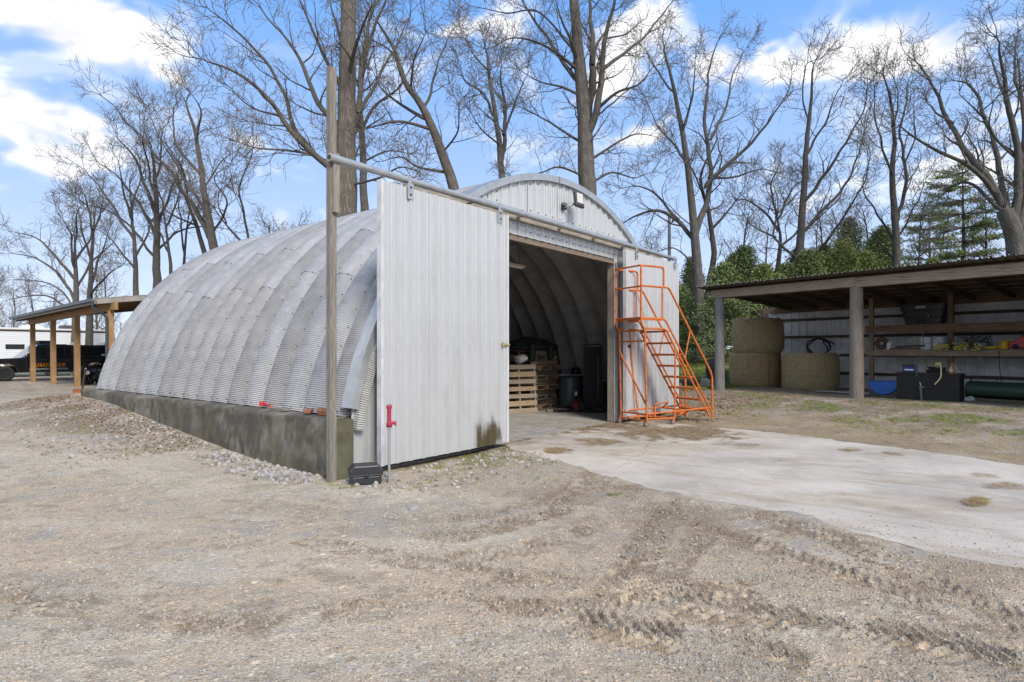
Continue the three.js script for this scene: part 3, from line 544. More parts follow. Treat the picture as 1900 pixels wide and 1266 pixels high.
{
  const t = thing('marker_pipe', 'galvanized pipe standing in gravel with a pink red fitting on top', 'pipe', onGround(gp(722, 897)), 0.2);
  t.position.y -= 0.02;
  mesh('pipe', sweep([V3(0, -0.05, 0), V3(0, 0.76, 0)], 0.017, 10), steel, t);
  const red = mat(L(0.33, 0.025, 0.06), 0.5);
  mesh('fitting', [lathe([[0.001, 0.7], [0.034, 0.7], [0.036, 0.74], [0.026, 0.76], [0.026, 0.92], [0.034, 0.925], [0.034, 0.96], [0.02, 0.97], [0.001, 0.97]], 14), cyl(0.022, 0.09, 0.04, 0.75, 0, 10, 'x'), box(0.02, 0.05, 0.02, 0.075, 0.735, 0)], red, t); mesh('nut', cyl(0.028, 0.03, 0, 0.69, 0, 6), steel, t);
}
// rolling ladder: x along its length, z across (-z is the far side)
{
  const t = thing('rolling_ladder', 'tall orange tubular rolling ladder with railed platform', 'ladder', hut(6.724, SLAB_Y, -0.856), HUT_TURN - 0.343);
  const wornPaint = tex(256, (i, j) => { const f = fbm(i / 16, j / 10, 4, 16), k = sst(0.62, 0.68, f); return [mix(236 + 18 * vn(i / 5, j / 5, 50), 150, k), mix(232, 140, k), mix(228, 140, k)]; }); wornPaint.repeat.set(1, 1.3);
  const O = mat(L(0.60, 0.175, 0.034), 0.55, 0, { map: wornPaint }), Wd = 0.78, r = 0.022, P = (x, y, s) => V3(x, y, -s * Wd);
  const fillet = (pts, q = 0.08) => { const o = [pts[0]]; for (let i = 1; i + 1 < pts.length; i++) { const a = pts[i - 1].clone().sub(pts[i]), b = pts[i + 1].clone().sub(pts[i]), d = Math.min(q, a.length() * 0.45, b.length() * 0.45); const p0 = pts[i].clone().addScaledVector(a.normalize(), d), p1 = pts[i].clone().addScaledVector(b.normalize(), d); for (let k = 0; k <= 5; k++) { const f = k / 5; o.push(p0.clone().multiplyScalar((1 - f) * (1 - f)).addScaledVector(pts[i], 2 * f * (1 - f)).addScaledVector(p1, f * f)); } } o.push(pts[pts.length - 1]); return o; };
  const tube = (pts, rad = r) => sweep(fillet(pts), rad, 10);
  for (const s of [0, 1]) {
    mesh('rear_leg', tube([P(0, 0.12, s), P(-0.05, 2.0, s), P(-0.15, 2.14, s), P(-0.16, 2.26, s), P(-0.16, 3.34, s), P(0.49, 3.34, s), P(0.49, 2.92, s)]), O, t);
    mesh('handrail', tube([P(-0.16, 2.92, s), P(0.64, 2.92, s), P(1.96, 1.12, s), P(2.02, 0.96, s), P(2.03, 0.05, s)]), O, t);
    mesh('stringer', tube([P(-0.05, 2.04, s), P(0.55, 2.04, s), P(1.92, 0.12, s)]), O, t);
    mesh('upper_stringer', tube([P(-0.16, 2.25, s), P(0.5, 2.25, s), P(0.57, 2.19, s), P(2.0, 0.2, s)], 0.02), O, t);
    mesh('front_post', tube([P(0.45, 2.25, s), P(0.45, 2.92, s)], 0.019), O, t);
    mesh('middle_leg', tube(s ? [P(0.25, 2.03, s), P(0.36, 0.95, s), P(0.50, 0.26, s)] : [P(0.84, 1.66, s), P(0.82, 0.14, s)], 0.02), O, t);
    mesh('base_rail', tube([P(0.0, 0.26, s), P(1.96, 0.3, s)], 0.02), O, t);
    mesh('rail_brace', tube([P(1.30, 2.02, s), P(1.14, 1.42, s)], 0.015), O, t);
  }
  for (let k = 1; k <= 8; k++) { const y = 2.25 - k * 0.25, x = 0.50 + k * 0.178; mesh('step', [rbox(0.17, 0.026, Wd, 0.008, x - 0.05, y, -Wd / 2), rbox(0.012, 0.045, Wd, 0.004, x - 0.13, y - 0.01, -Wd / 2)], O, t); }
  mesh('platform', [rbox(0.66, 0.03, Wd, 0.008, 0.165, 2.262, -Wd / 2), rbox(0.66, 0.05, 0.02, 0.006, 0.165, 2.235, 0), rbox(0.66, 0.05, 0.02, 0.006, 0.165, 2.235, -Wd)], O, t);
  const cross = [['top_rail', -0.16, 3.34], ['middle_rail', -0.16, 2.91], ['low_rail', -0.05, 2.0], ['tie_bar', -0.045, 1.78], ['bottom_bar', 0.0, 0.25], ['bottom_bar', 0.0, 0.12], ['foot_bar', 1.9, 0.26], ['foot_bar', 1.2, 0.28]];
  for (const [n, x, y] of cross) mesh(n, tube([P(x, y, 0), P(x, y, 1)], 0.019), O, t);
  mesh('diagonal_brace', tube([P(-0.04, 1.55, 1), P(0.01, 0.42, 0)], 0.02), O, t);
  mesh('axle_frame', [tube([P(0.0, 0.16, 0), P(0.8, 0.13, 0), P(0.74, 0.12, 0.75), P(0.1, 0.14, 0.9)], 0.018), tube([P(0.4, 0.14, 0.2), P(0.6, 0.42, 0.45), P(1.05, 0.44, 0.5), P(1.2, 0.30, 0.9)], 0.015), tube([P(0.6, 0.42, 0.45), P(0.64, 0.13, 0.6)], 0.015)], O, t);
  mesh('foot_pedal', [tube([P(1.28, 0.26, 0.05), P(1.4, 0.13, 0.4), P(1.52, 0.26, 0.95)], 0.018), rbox(0.30, 0.05, 0.2, 0.01, 1.42, 0.17, -0.5 * Wd), tube([P(1.2, 0.2, 0.3), P(1.76, 0.22, 0.7)], 0.016)], O, t);
  for (const [x, s] of [[0, 0], [-0.02, 1], [0.8, 0.02], [0.5, 0.98]]) { const c = mesh('caster', [rbox(0.05, 0.09, 0.055, 0.01, x, 0.115, -s * Wd)], O, t); mesh('wheel', cyl(0.06, 0.034, x - 0.02, 0.055, -s * Wd, 18, 'z'), mat(L(0.12, 0.09, 0.08), 0.7), c); mesh('hub', cyl(0.026, 0.042, x - 0.02, 0.055, -s * Wd, 10, 'z'), steel, c); }
}
// pallets
function palletGeo() {
  const parts = []; for (const z of [-0.5, -0.02, 0.46]) parts.push(['stringer', box(1.2, 0.09, 0.04, 0, 0.065, z)]);
  for (let k = 0; k < 7; k++) parts.push(['deck_board', box(rr(0.085, 0.12), 0.018, 1.0, -0.55 + k * 0.183 + rr(-0.01, 0.01), 0.121, -0.02, 0, rr(-0.01, 0.01), 0)]);
  for (const x of [-0.53, 0, 0.53]) parts.push(['base_board', box(0.1, 0.018, 1.0, x, 0.009, -0.02)]);
  return parts;
}
reseed(91);
const palletWoods = [wood(L(0.44, 0.32, 0.21)), wood(L(0.52, 0.38, 0.25)), wood(L(0.38, 0.30, 0.23)), wood(L(0.46, 0.37, 0.28))];
for (let k = 0; k < 12; k++) {
  const t = thing('pallet', `wooden pallet, ${['lowest', 'second', 'third', 'fourth', 'fifth', 'sixth', 'seventh', 'eighth', 'ninth', 'tenth', 'eleventh', 'topmost'][k]} in the stack under the black tarpaulin`, 'pallet', hut(8.62 + rr(-0.07, 0.07), SLAB_Y + 0.002 + k * 0.1315, 3.55 + rr(-0.06, 0.06)), HUT_TURN + (k % 2 ? 0 : Math.PI / 2) + rr(-0.06, 0.06), 'pallets stacked inside the hut');
  const m = palletWoods[k % 4]; for (const [n, g] of palletGeo()) mesh(n, g, rnd() < 0.25 ? palletWoods[(k + 1) % 4] : m, t);
}
{
  const t = thing('pallet', 'pale wooden pallet stood on edge against the pallet stack', 'pallet', hut(7.22, SLAB_Y, 2.85), HUT_TURN - 0.35, 'pallets stacked inside the hut');
  for (const x of [-0.46, 0, 0.46]) mesh('stringer', box(0.04, 1.22, 0.09, x, 0.61, -0.02, 0, 0, 0), palletWoods[3], t);
  for (let k = 0; k < 7; k++) mesh('deck_board', box(1.0, rr(0.09, 0.13), 0.018, 0, 0.06 + k * 0.184, 0.036), palletWoods[[3, 1, 3, 1][k % 4]], t);
  t.rotation.order = 'YXZ'; t.rotation.x = -0.07;
}
{
  // crumpled tarpaulin: a heaped sheet
  const g = new THREE.SphereGeometry(1, 48, 24), p = g.attributes.position;
  for (let i = 0; i < p.count; i++) { const x = p.getX(i), y = p.getY(i), z = p.getZ(i), n = fbm(x * 2.4 + 3, z * 2.4 + y, 4) - 0.5, f = Math.abs(fbm(x * 5 + 1, z * 5 + y * 3, 3) - 0.5); p.setXYZ(i, x * (0.82 + n * 0.3), (y > 0 ? y * 0.32 : y * 0.05) + n * 0.16 * (y > -0.2 ? 1 : 0.1) - f * 0.16 * (y > 0 ? 1 : 0), z * (0.62 + n * 0.2)); }
  g.computeVertexNormals();
  const q = thing('tarpaulin', 'crumpled black tarpaulin heaped on the pallet stack', 'tarpaulin', hut(8.5, SLAB_Y + 12 * 0.1315 + 0.055, 3.52), HUT_TURN - 0.1);
  mesh('sheet', g, mat(L(0.018, 0.027, 0.021), 0.75), q);
  for (const [x, z, l] of [[-0.5, 0.55, 0.3], [0.2, 0.58, 0.22], [0.72, 0.3, 0.34]]) mesh('hanging_fold', rough(new THREE.CapsuleGeometry(0.09, l, 4, 8).translate(x, -0.05 - l * 0.2, z), 0.1, 8), mat(L(0.018, 0.027, 0.021), 0.75), q);
}
{
  const g = rough(new THREE.SphereGeometry(0.16, 20, 14).scale(1.1, 0.75, 0.6), 0.12, 7);
  tag(mesh('plastic_bag', g.applyMatrix4(new THREE.Matrix4().makeTranslation(...hut(7.42, 1.38, 2.98).toArray())), mat(L(0.55, 0.48, 0.5), 0.4)), 'pale crumpled plastic bag on top of the upright pallet', 'bag');
}
{
  const t = thing('barrel', 'dark blue grey plastic barrel with ribs and a paper label', 'barrel', hut(9.05, SLAB_Y, 2.55), HUT_TURN);
  const b = mat(L(0.06, 0.075, 0.088), 0.4);
  mesh('drum', lathe([[0.001, 0], [0.25, 0], [0.272, 0.03], [0.285, 0.2], [0.292, 0.28], [0.282, 0.295], [0.296, 0.31], [0.300, 0.5], [0.288, 0.515], [0.296, 0.53], [0.29, 0.6], [0.283, 0.615], [0.286, 0.63], [0.255, 0.8], [0.235, 0.85], [0.225, 0.86], [0.001, 0.86]], 40), b, t);
  mesh('rim', lathe([[0.2, 0.86], [0.232, 0.86], [0.236, 0.885], [0.215, 0.89], [0.2, 0.87]], 36), blackPlastic, t);
  const lab = new THREE.CylinderGeometry(0.302, 0.302, 0.11, 8, 1, true, -0.55, 0.28); lab.translate(0, 0.42, 0); mesh('label', lab, white, t);
  mesh('shoulder_plate', new THREE.CylinderGeometry(0.262, 0.288, 0.16, 10, 1, true, 0.05, 0.6).translate(0, 0.735, 0), mat(L(0.10, 0.11, 0.12), 0.6), t);
}
{
  const t = thing('work_bench', 'dark red bench with a pale top behind the barrel', 'bench', hut(9.12, SLAB_Y, 2.75), HUT_TURN - 0.62);
  const R = mat(L(0.11, 0.012, 0.014), 0.6);
  mesh('top', rbox(1.5, 0.035, 0.5, 0.01, 0.05, 0.88, -0.62), mat(L(0.55, 0.57, 0.62), 0.5), t); mesh('front_panel', box(1.46, 0.32, 0.03, 0.05, 0.70, -0.39), R, t);
  for (const x of [-0.64, 0.74]) for (const z of [-0.42, -0.82]) mesh('leg', box(0.06, 0.86, 0.06, x, 0.43, z), R, t);
  const h = thing('helmet', 'glossy black helmet on the dark red bench', 'helmet', hut(9.72, SLAB_Y + 0.90, 2.78), HUT_TURN + 0.4);
  mesh('shell', new THREE.SphereGeometry(0.135, 24, 16, 0, Math.PI * 2, 0, 2.1).scale(0.95, 1, 1.1).translate(0, 0.085, 0), mat(L(0.008, 0.008, 0.01), 0.15), h); mesh('visor', new THREE.SphereGeometry(0.139, 16, 8, 0.9, 1.3, 1.25, 0.5).scale(0.95, 1, 1.1).translate(0, 0.085, 0), mat(L(0.2, 0.22, 0.25), 0.1, 0.5), h);
  const j = thing('jar', 'clear glass jar on the bench beside the barrel', 'jar', hut(8.93, SLAB_Y + 0.898, 3.34), 0);
  mesh('glass', lathe([[0.001, 0], [0.05, 0], [0.052, 0.02], [0.052, 0.1], [0.04, 0.125], [0.04, 0.14]], 18), mat(L(0.55, 0.6, 0.62), 0.15, 0.1), j); mesh('lid', cyl(0.043, 0.02, 0, 0.15, 0, 16), steel, j);
}
{
  const t = thing('hand_truck', 'black hand truck standing upright inside the hut doorway', 'hand truck', hut(8.62, SLAB_Y, 1.55), HUT_TURN - 0.75);
  mesh('back_panel', rbox(0.50, 1.55, 0.03, 0.01, 0, 0.90, -0.04), dullBlack, t);
  for (const x of [-0.24, 0.24]) mesh('upright', sweep([V3(x, 0.1, 0), V3(x, 1.68, -0.02)], 0.02, 8), blackPlastic, t);
  mesh('chain', Array.from({ length: 26 }, (_, k) => new THREE.TorusGeometry(0.014, 0.004, 4, 8).rotateY(k % 2 ? 1.5 : 0).translate(0.13, 0.36 + k * 0.042, 0.0)), steel, t);
  mesh('toe_plate', box(0.5, 0.012, 0.22, 0, 0.012, 0.1), dullBlack, t); mesh('handle', sweep([V3(-0.24, 1.66, -0.02), V3(-0.2, 1.74, -0.05), V3(0.2, 1.74, -0.05), V3(0.24, 1.66, -0.02)], 0.018, 8), blackPlastic, t);
  for (const x of [-0.31, 0.31]) { const w = mesh('wheel', new THREE.TorusGeometry(0.11, 0.045, 10, 24).rotateY(Math.PI / 2).translate(x, 0.155, 0.02), rubber, t); mesh('rim', cyl(0.075, 0.05, x, 0.155, 0.02, 18, 'x'), mat(L(0.30, 0.22, 0.07), 0.5, 0.4), w); }
}
{
  const t = thing('fuel_can', 'red plastic fuel can on the hut floor by the hand truck', 'fuel can', hut(8.52, SLAB_Y, 1.95), HUT_TURN - 0.3);
  const R = mat(L(0.17, 0.03, 0.03), 0.6); mesh('body', rbox(0.32, 0.24, 0.2, 0.04, 0, 0.12, 0), R, t); mesh('handle', sweep(curve([V3(-0.1, 0.23, 0), V3(-0.08, 0.31, 0), V3(0.08, 0.31, 0), V3(0.1, 0.23, 0)], 10), 0.016, 8), R, t); mesh('cap', cyl(0.03, 0.04, 0.13, 0.25, 0, 12), dullBlack, t);
  const hs = []; reseed(33); for (let k = 0; k < 4; k++) { const q = []; for (let i = 0; i < 9; i++) { const a = i / 8 * Math.PI * 1.5 + k; q.push(hut(8.35 + 0.45 * Math.cos(a) * (0.7 + 0.12 * k) + rr(-0.05, 0.05), SLAB_Y + 0.02 + 0.018 * k, 2.25 + 0.28 * Math.sin(a) + rr(-0.04, 0.04))); } hs.push(sweep(curve(q, 40), 0.017, 7)); }
  tag(mesh('hose', hs, rubber), 'black rubber hose lying in loose coils on the hut floor', 'hose');
  tag(mesh('plastic_pipe', sweep(curve([hut(8.75, 0.05, 2.0), hut(8.7, 0.16, 2.06), hut(8.78, 0.2, 2.12), hut(8.86, 0.12, 2.15)], 16), 0.014, 8), white), 'short white plastic pipe bent over the black hose', 'pipe');
  tag(mesh('timber_offcut', box(0.62, 0.08, 0.09, 0, 0.04, 0).applyMatrix4(new THREE.Matrix4().makeRotationY(HUT_TURN - 0.5).setPosition(hut(8.05, SLAB_Y, 2.28))), wood(L(0.34, 0.30, 0.26))), 'grey timber offcut in front of the barrel', 'timber');
}
// rubble on the low wall and the broom leaning at its end
{
  const p = hut(-0.02, 0.75, 1.95); const t = thing('red_scraper', 'red plastic scraper lying on the low concrete wall', 'scraper', p, HUT_TURN + 1.35);
  const R = mat(L(0.52, 0.03, 0.04), 0.5); mesh('handle', rbox(0.40, 0.03, 0.035, 0.012, 0, 0.045, 0, 0, 0, 0.12), R, t); mesh('blade', rbox(0.03, 0.07, 0.14, 0.008, 0.2, 0.05, 0), R, t);
  reseed(8);
  for (const [u, v, s, lab] of [[0.0, 0.5, 0.16, 'broken orange brick on the corner of the low wall'], [-0.1, 0.78, 0.12, 'small broken brick beside a larger one on the low wall']]) tag(mesh('brick', rough(new RoundedBoxGeometry(s * 1.5, s * 0.45, s * 0.8, 3, 0.015), 0.04, 14).applyMatrix4(new THREE.Matrix4().makeRotationY(rr(0, 3)).setPosition(hut(u, 0.765 + s * 0.16, v))), mat(L(0.44, 0.17, 0.10), 0.9, 0, { map: grainTex })), lab, 'brick', 'broken bricks on the low wall');
  tag(mesh('plank', box(0.5, 0.03, 0.12, 0, 0, 0).applyMatrix4(new THREE.Matrix4().makeRotationY(HUT_TURN + 1.5).setPosition(hut(-0.06, 0.765, 1.6))), oldWood), 'short weathered plank on the low wall beside the red scraper', 'plank');
  const b = thing('broom', 'wooden handled broom leaning on the far end of the low wall', 'broom', onGround(gp(152, 737, 0.45)), 0);
  const hd = hut(0.02, 1.18, 10.2).sub(b.position); mesh('handle', sweep([V3(0, 0.06, 0), hd], 0.02, 8), wood(L(0.25, 0.2, 0.15)), b); mesh('head', rbox(0.36, 0.07, 0.09, 0.02, 0, 0.09, 0.02, 0, 0.4, 0), wood(L(0.4, 0.14, 0.05)), b); mesh('bristles', box(0.34, 0.09, 0.07, 0, 0.035, 0.02, 0, 0.4, 0), mat(L(0.3, 0.12, 0.05), 0.9), b);
  tag(mesh('drain_pipe', sweep([onGround(gp(134, 733, 0.42)).add(V3(0, 0.06, 0)), onGround(gp(157, 725, 0.45)).add(V3(0, 0.07, 0))], 0.055, 14), mat(L(0.16, 0.17, 0.18), 0.5)), 'grey plastic drain pipe on the ground beside the broom', 'pipe');
}

// ---------------------------------------------------------------- open lean-to with hay and shelves
const shedMetal = mat(L(0.74, 0.75, 0.76), 0.5, 0.05, { map: blotTex, vertexColors: true });
const roofMetal = mat(L(0.16, 0.14, 0.12), 0.75, 0.2, { map: blotTex });
const shedLocal = p => { const q = toShed(p.x, p.z); return V3(q[0], p.y, -q[1]); };
const shedWorld = (w, h, d) => shed(w, h, d);
const DB = 4.6, DS = 3.7, WR = 9.2, W0 = -1.25, FLOOR = SG;
{
  const t = thing('lean_to', 'open fronted timber lean-to with rusty roof and ribbed back wall', 'shed', shed(0, FLOOR, 0), SHED_TURN);
  reseed(61);
  const grow = (x, h, r) => { const pts = [], rad = []; for (let k = 0; k <= 14; k++) { const f = k / 14; pts.push(V3(x + 0.015 * (fbm(f * 4, x, 2) - 0.5), -0.2 + (h + 0.2) * f, 0.015 * (fbm(f * 4 + 9, x, 2) - 0.5))); rad.push(r * (1.06 - 0.1 * f + 0.04 * (fbm(f * 9, x + 4, 2) - 0.5))); } return sweep(pts, rad, 16, true, 1); };
  mesh('post', grow(0, 2.98, 0.155), wood(L(0.36, 0.345, 0.325), 0.9, 0.01), t); mesh('post', grow(4.17, 2.98, 0.165), wood(L(0.34, 0.29, 0.24), 0.9, 0.01), t); mesh('post', grow(8.6, 2.98, 0.16), greyWood, t);
  const bg = wood(L(0.46, 0.38, 0.30), 0.9, 0.006);
  mesh('beam', box(4.42, 0.25, 0.10, 1.98, 3.115, 0.10), bg, t); mesh('beam', box(5.2, 0.25, 0.10, 6.8, 3.10, 0.10), bg, t); mesh('beam', box(9.4, 0.22, 0.10, 4.5, 3.09, -0.14), brownWood, t);
  // roof: rafters, purlins, ribbed sheets falling to the back
  const Y = z => 3.245 + 0.075 * (z + 0.1) , slope = Math.atan(0.075);
  for (let x = 0; x < 9.4; x += 0.92) mesh('rafter', box(0.045, 0.15, DB - 0.1, x + 0.02, Y(-DB / 2 - 0.1) - 0.09, -DB / 2 - 0.12, -slope), darkWood, t);
  for (let z = -0.05; z > -DB; z -= 0.72) mesh('purlin', box(9.9, 0.04, 0.09, 4.4, Y(z) + 0.005, z, -slope), brownWood, t);
  for (let k = 0; k < 11; k++) { const x0 = -0.55 + k * 0.92; const g = ribSheet(x0, x0 + 0.935, () => 0, () => DB + 1.15, { pitch: 0.2, rows: 2, rib: 0.035 }); g.rotateX(-Math.PI / 2); g.rotateX(-slope); g.translate(0, Y(0.55) + 0.045 + (k % 2) * 0.003, 0.55); mesh('roof_sheet', g, roofMetal, t); }
  const tips = []; for (let x = -0.5; x < 9.4; x += 0.2) tips.push(new THREE.SphereGeometry(0.012, 5, 4).translate(x, Y(0.5) + 0.085, 0.5)); tag(mesh('roof_screws', tips, steel, t), null, null, null, 'stuff');
  // back wall
  for (let k = 0; k < 13; k++) { const x0 = W0 + k * 0.86, g = ribSheet(x0, Math.min(WR, x0 + 0.868), () => -0.1, () => Y(-DB) - 0.04, { pitch: 0.29, rows: 2, rib: 0.022, x00: W0, colour: (k === 6) ? () => [1.25, 1.2, 1.1] : () => [1, 1, 1] }); g.translate(0, 0, -DB - 0.03 + (k % 2) * 0.003); mesh('wall_sheet', g, shedMetal, t); }
  for (const h of [0.50, 1.13, 1.78, 2.41]) mesh('girt', box(WR - W0, 0.09, 0.045, (WR + W0) / 2, h, -DB + 0.03), darkWood, t);
  mesh('wall_plate', box(WR - W0, 0.22, 0.06, (WR + W0) / 2, 2.80, -DB + 0.07), brownWood, t);
  mesh('sill_board', box(1.5, 0.05, 0.18, 3.2, 0.06, -1.4), greyWood, t);
  for (const x of [-1.1]) mesh('back_post', box(0.12, 2.9, 0.12, x, 1.4, -DB + 0.12), darkWood, t);
  // right end wall
  const e = ribSheet(0, DB + 0.2, () => -0.1, x => 3.25 - 0.075 * x, { rows: 1, pitch: 0.29 }); e.rotateY(Math.PI / 2); e.translate(WR + 0.02, 0, 0.1); mesh('end_sheet', e, shedMetal, t);
  // shelf frame
  for (const [x, m] of [[3.06, wood(L(0.42, 0.32, 0.22))], [5.19, brownWood], [7.6, brownWood]]) mesh('shelf_upright', box(0.13, 2.95, 0.09, x, 1.475, -DS + 0.02), m, t);
  for (const [h, m, hh] of [[1.95, wood(L(0.34, 0.20, 0.125)), 0.18], [1.20, wood(L(0.44, 0.36, 0.28)), 0.16]]) { mesh('shelf_beam', box(6.2, hh, 0.06, 6.02, h, -DS + 0.10), m, t); for (let q = 0; q < 4; q++) mesh('shelf_board', box(6.2, 0.03, 0.19, 6.02, h + hh / 2 + 0.018, -DS + 0.06 - q * 0.2), m, t); }
}
const SHELF1 = FLOOR + 1.20 + 0.08 + 0.035, SHELF2 = FLOOR + 1.95 + 0.09 + 0.035;
// hay bales
function bale(w, h0, d, label, k) {
  const R = 0.84, Hh = 1.22, t = thing('hay_bale', label, 'hay bale', shed(w, h0, d), k * 1.7, 'round hay bales under the lean-to');
  const g = new THREE.CylinderGeometry(R, R, Hh, 72, 20), p = g.attributes.position, uv = g.attributes.uv;
  for (let i = 0; i < p.count; i++) { const x = p.getX(i), y = p.getY(i), z = p.getZ(i), a = Math.atan2(z, x), n = fbm(a * 3 + k * 9 + 20, y * 3 + 9, 4) - 0.5, s = 1 + 0.07 * n - 0.10 * Math.pow(Math.abs(y) / (Hh / 2), 7) + 0.03 * Math.cos(y * 3.1); p.setXYZ(i, x * s, y + Hh / 2 + 0.05 * (fbm(x * 5 + k, z * 5 + 3, 3) - 0.5) * (Math.abs(y) > Hh * 0.48 ? 1 : 0.3) - (y < -Hh * 0.48 ? 0.0 : 0), z * s); uv.setXY(i, a * R * 1.2, y); }
  g.computeVertexNormals(); mesh('bale', g, hayMat[k % 3], t);
  const n = 1900, pos = []; reseed(300 + k);
  for (let i = 0; i < n; i++) { const a = rr(0, 6.283), y = rnd() < 0.3 ? Hh - Math.abs(rr(0, 0.1)) : rr(0.03, Hh), r = R * (0.985 + rr(0, 0.03)), c = Math.cos(a), s = Math.sin(a), l = rr(0.04, 0.14), ta = rr(-0.7, 0.7), x = c * r, z = s * r, dx = -s * Math.cos(ta) * l + c * rr(0, 0.05), dy = Math.sin(ta) * l * (rnd() < 0.5 ? -1 : 1), dz = c * Math.cos(ta) * l + s * rr(0, 0.05); pos.push(x, y, z, x + dx, y + dy, z + dz, x + dx * 0.5, y + dy * 0.5 + 0.006, z + dz * 0.5); }
  tag(mesh('loose_straws', quads(pos, null, null), strawMat, t), null, null, null, 'stuff');
}
const hayBump = tex(512, (i, j) => { const x = i / 512, y = j / 512; return 255 * clamp(0.45 * vn(x * 32 + 2 * fbm(x * 8, y * 8, 2, 8), y * 128, 64) + 0.35 * vn(x * 128, y * 64 + 3, 64) + 0.2 * vn(x * 200, y * 200, 200)); }, false);
const hayTex = tex(512, (i, j) => { const x = i / 512, y = j / 512, f = 0.5 * vn(x * 32 + 2 * fbm(x * 8, y * 8, 2, 8), y * 128, 64) + 0.5 * vn(x * 128, y * 64 + 3, 64), q = fbm(x * 8 + 3, y * 8, 3, 8); return [130 + 120 * f * (0.7 + 0.5 * q), 122 + 112 * f * (0.7 + 0.5 * q), 96 + 92 * f * (0.7 + 0.5 * q)].map(v => clamp(v, 0, 255)); });
const hayMat = [[0.60, 0.55, 0.48], [0.60, 0.51, 0.43], [0.58, 0.54, 0.48]].map(c => mat(L(...c), 1, 0, { map: hayTex, bumpMap: hayBump, bumpScale: 0.02 }));
const strawMat = mat(L(0.50, 0.42, 0.27), 0.9);
bale(-0.40, FLOOR - 0.02, 2.75, 'brown round hay bale lying under another bale', 1); bale(-0.32, FLOOR + 1.20, 2.78, 'greenish round hay bale stacked on top of another bale', 0); bale(1.62, FLOOR - 0.02, 2.62, 'greenish round hay bale standing alone beside the stacked pair', 2);
// hose looped on the wall above the lone bale
{
  const q = []; for (let k = 0; k <= 30; k++) { const a = k / 30 * Math.PI * 4.2; q.push(shed(1.02 + 0.34 * Math.cos(a) * (1 + 0.25 * Math.sin(k)), FLOOR + 1.42 + 0.30 * Math.sin(a), DB - 0.12 - k * 0.004)); } q.push(shed(1.4, FLOOR + 1.62, DB - 0.2), shed(1.6, FLOOR + 1.5, DB - 0.2));
  tag(mesh('hose', sweep(curve(q, 160), 0.022, 8), rubber), 'black hose looped on the lean-to back wall above a hay bale', 'hose');
}
const onShelf = (name, label, cat, w, y, d, turn = 0, group) => thing(name, label, cat, shed(w, y, d), SHED_TURN + turn, group);
{
  // stock tank
  const t = onShelf('stock_tank', 'large black plastic stock tank on the upper shelf', 'tank', 4.46, SHELF2, DS + 0.30);
  const tier = (y0, y1, a0, b0, a1, b1) => { const g = new THREE.CylinderGeometry(1, 1, y1 - y0, 40, 1, true); const p = g.attributes.position; for (let i = 0; i < p.count; i++) { const up = p.getY(i) > 0, x = p.getX(i), z = p.getZ(i), n = Math.pow(Math.pow(Math.abs(x), 5) + Math.pow(Math.abs(z), 5), -0.2), X = x * n, Z = z * n; p.setXYZ(i, X * (up ? a1 : a0), up ? y1 : y0, Z * (up ? b1 : b0)); } g.computeVertexNormals(); return g; };
  mesh('tub', [tier(0, 0.2, 0.50, 0.27, 0.53, 0.29), tier(0.2, 0.22, 0.53, 0.29, 0.56, 0.31), tier(0.22, 0.40, 0.56, 0.31, 0.585, 0.33), tier(0.40, 0.42, 0.585, 0.33, 0.61, 0.345), tier(0.42, 0.58, 0.61, 0.345, 0.64, 0.36), tier(0.01, 0.012, 0.01, 0.01, 0.5, 0.27)], blackPlastic, t);
  mesh('rim', [tier(0.58, 0.585, 0.64, 0.36, 0.69, 0.39), tier(0.585, 0.62, 0.69, 0.39, 0.69, 0.39), tier(0.62, 0.625, 0.69, 0.39, 0.63, 0.35)], blackPlastic, t);
  mesh('label', rbox(0.26, 0.07, 0.006, 0.002, -0.02, 0.52, 0.363), mat(L(0.35, 0.36, 0.38), 0.6), t); mesh('recess', rbox(0.24, 0.14, 0.03, 0.01, -0.03, 0.1, 0.272), dullBlack, t); mesh('valve', cyl(0.02, 0.07, 0.18, 0.26, 0.34, 8), mat(L(0.3, 0.3, 0.32), 0.5), t);
  const c = sweep(curve([shed(4.52, SHELF2 + 0.02, DS - 0.16), shed(4.54, SHELF2 - 0.25, DS - 0.18), shed(4.53, SHELF1 + 0.4, DS - 0.16), shed(4.55, SHELF1 + 0.02, DS - 0.14)], 24), 0.012, 6); tag(mesh('drain_tube', c, mat(L(0.2, 0.19, 0.18), 0.6)), 'thin grey tube hanging down from the black stock tank', 'tube');
}
for (const [w, lab] of [[4.52, 'white plastic bucket with a drooping wire handle'], [4.86, 'white plastic bucket with double rim beside the yellow flowers']]) {
  const t = onShelf('bucket', lab, 'bucket', w, SHELF1, DS + 0.12, 0, 'white buckets on the lower shelf');
  mesh('pail', lathe([[0.001, 0], [0.135, 0], [0.14, 0.01], [0.158, 0.3], [0.165, 0.31], [0.165, 0.33], [0.159, 0.335], [0.162, 0.37], [0.15, 0.37], [0.14, 0.06], [0.001, 0.05]], 32), mat(L(0.68, 0.72, 0.78), 0.45), t); mesh('handle', sweep(curve([V3(-0.16, 0.32, 0.02), V3(-0.1, 0.24, 0.16), V3(0.05, 0.19, 0.18), V3(0.16, 0.2, 0.03)], 14), 0.005, 6), rust, t);
}
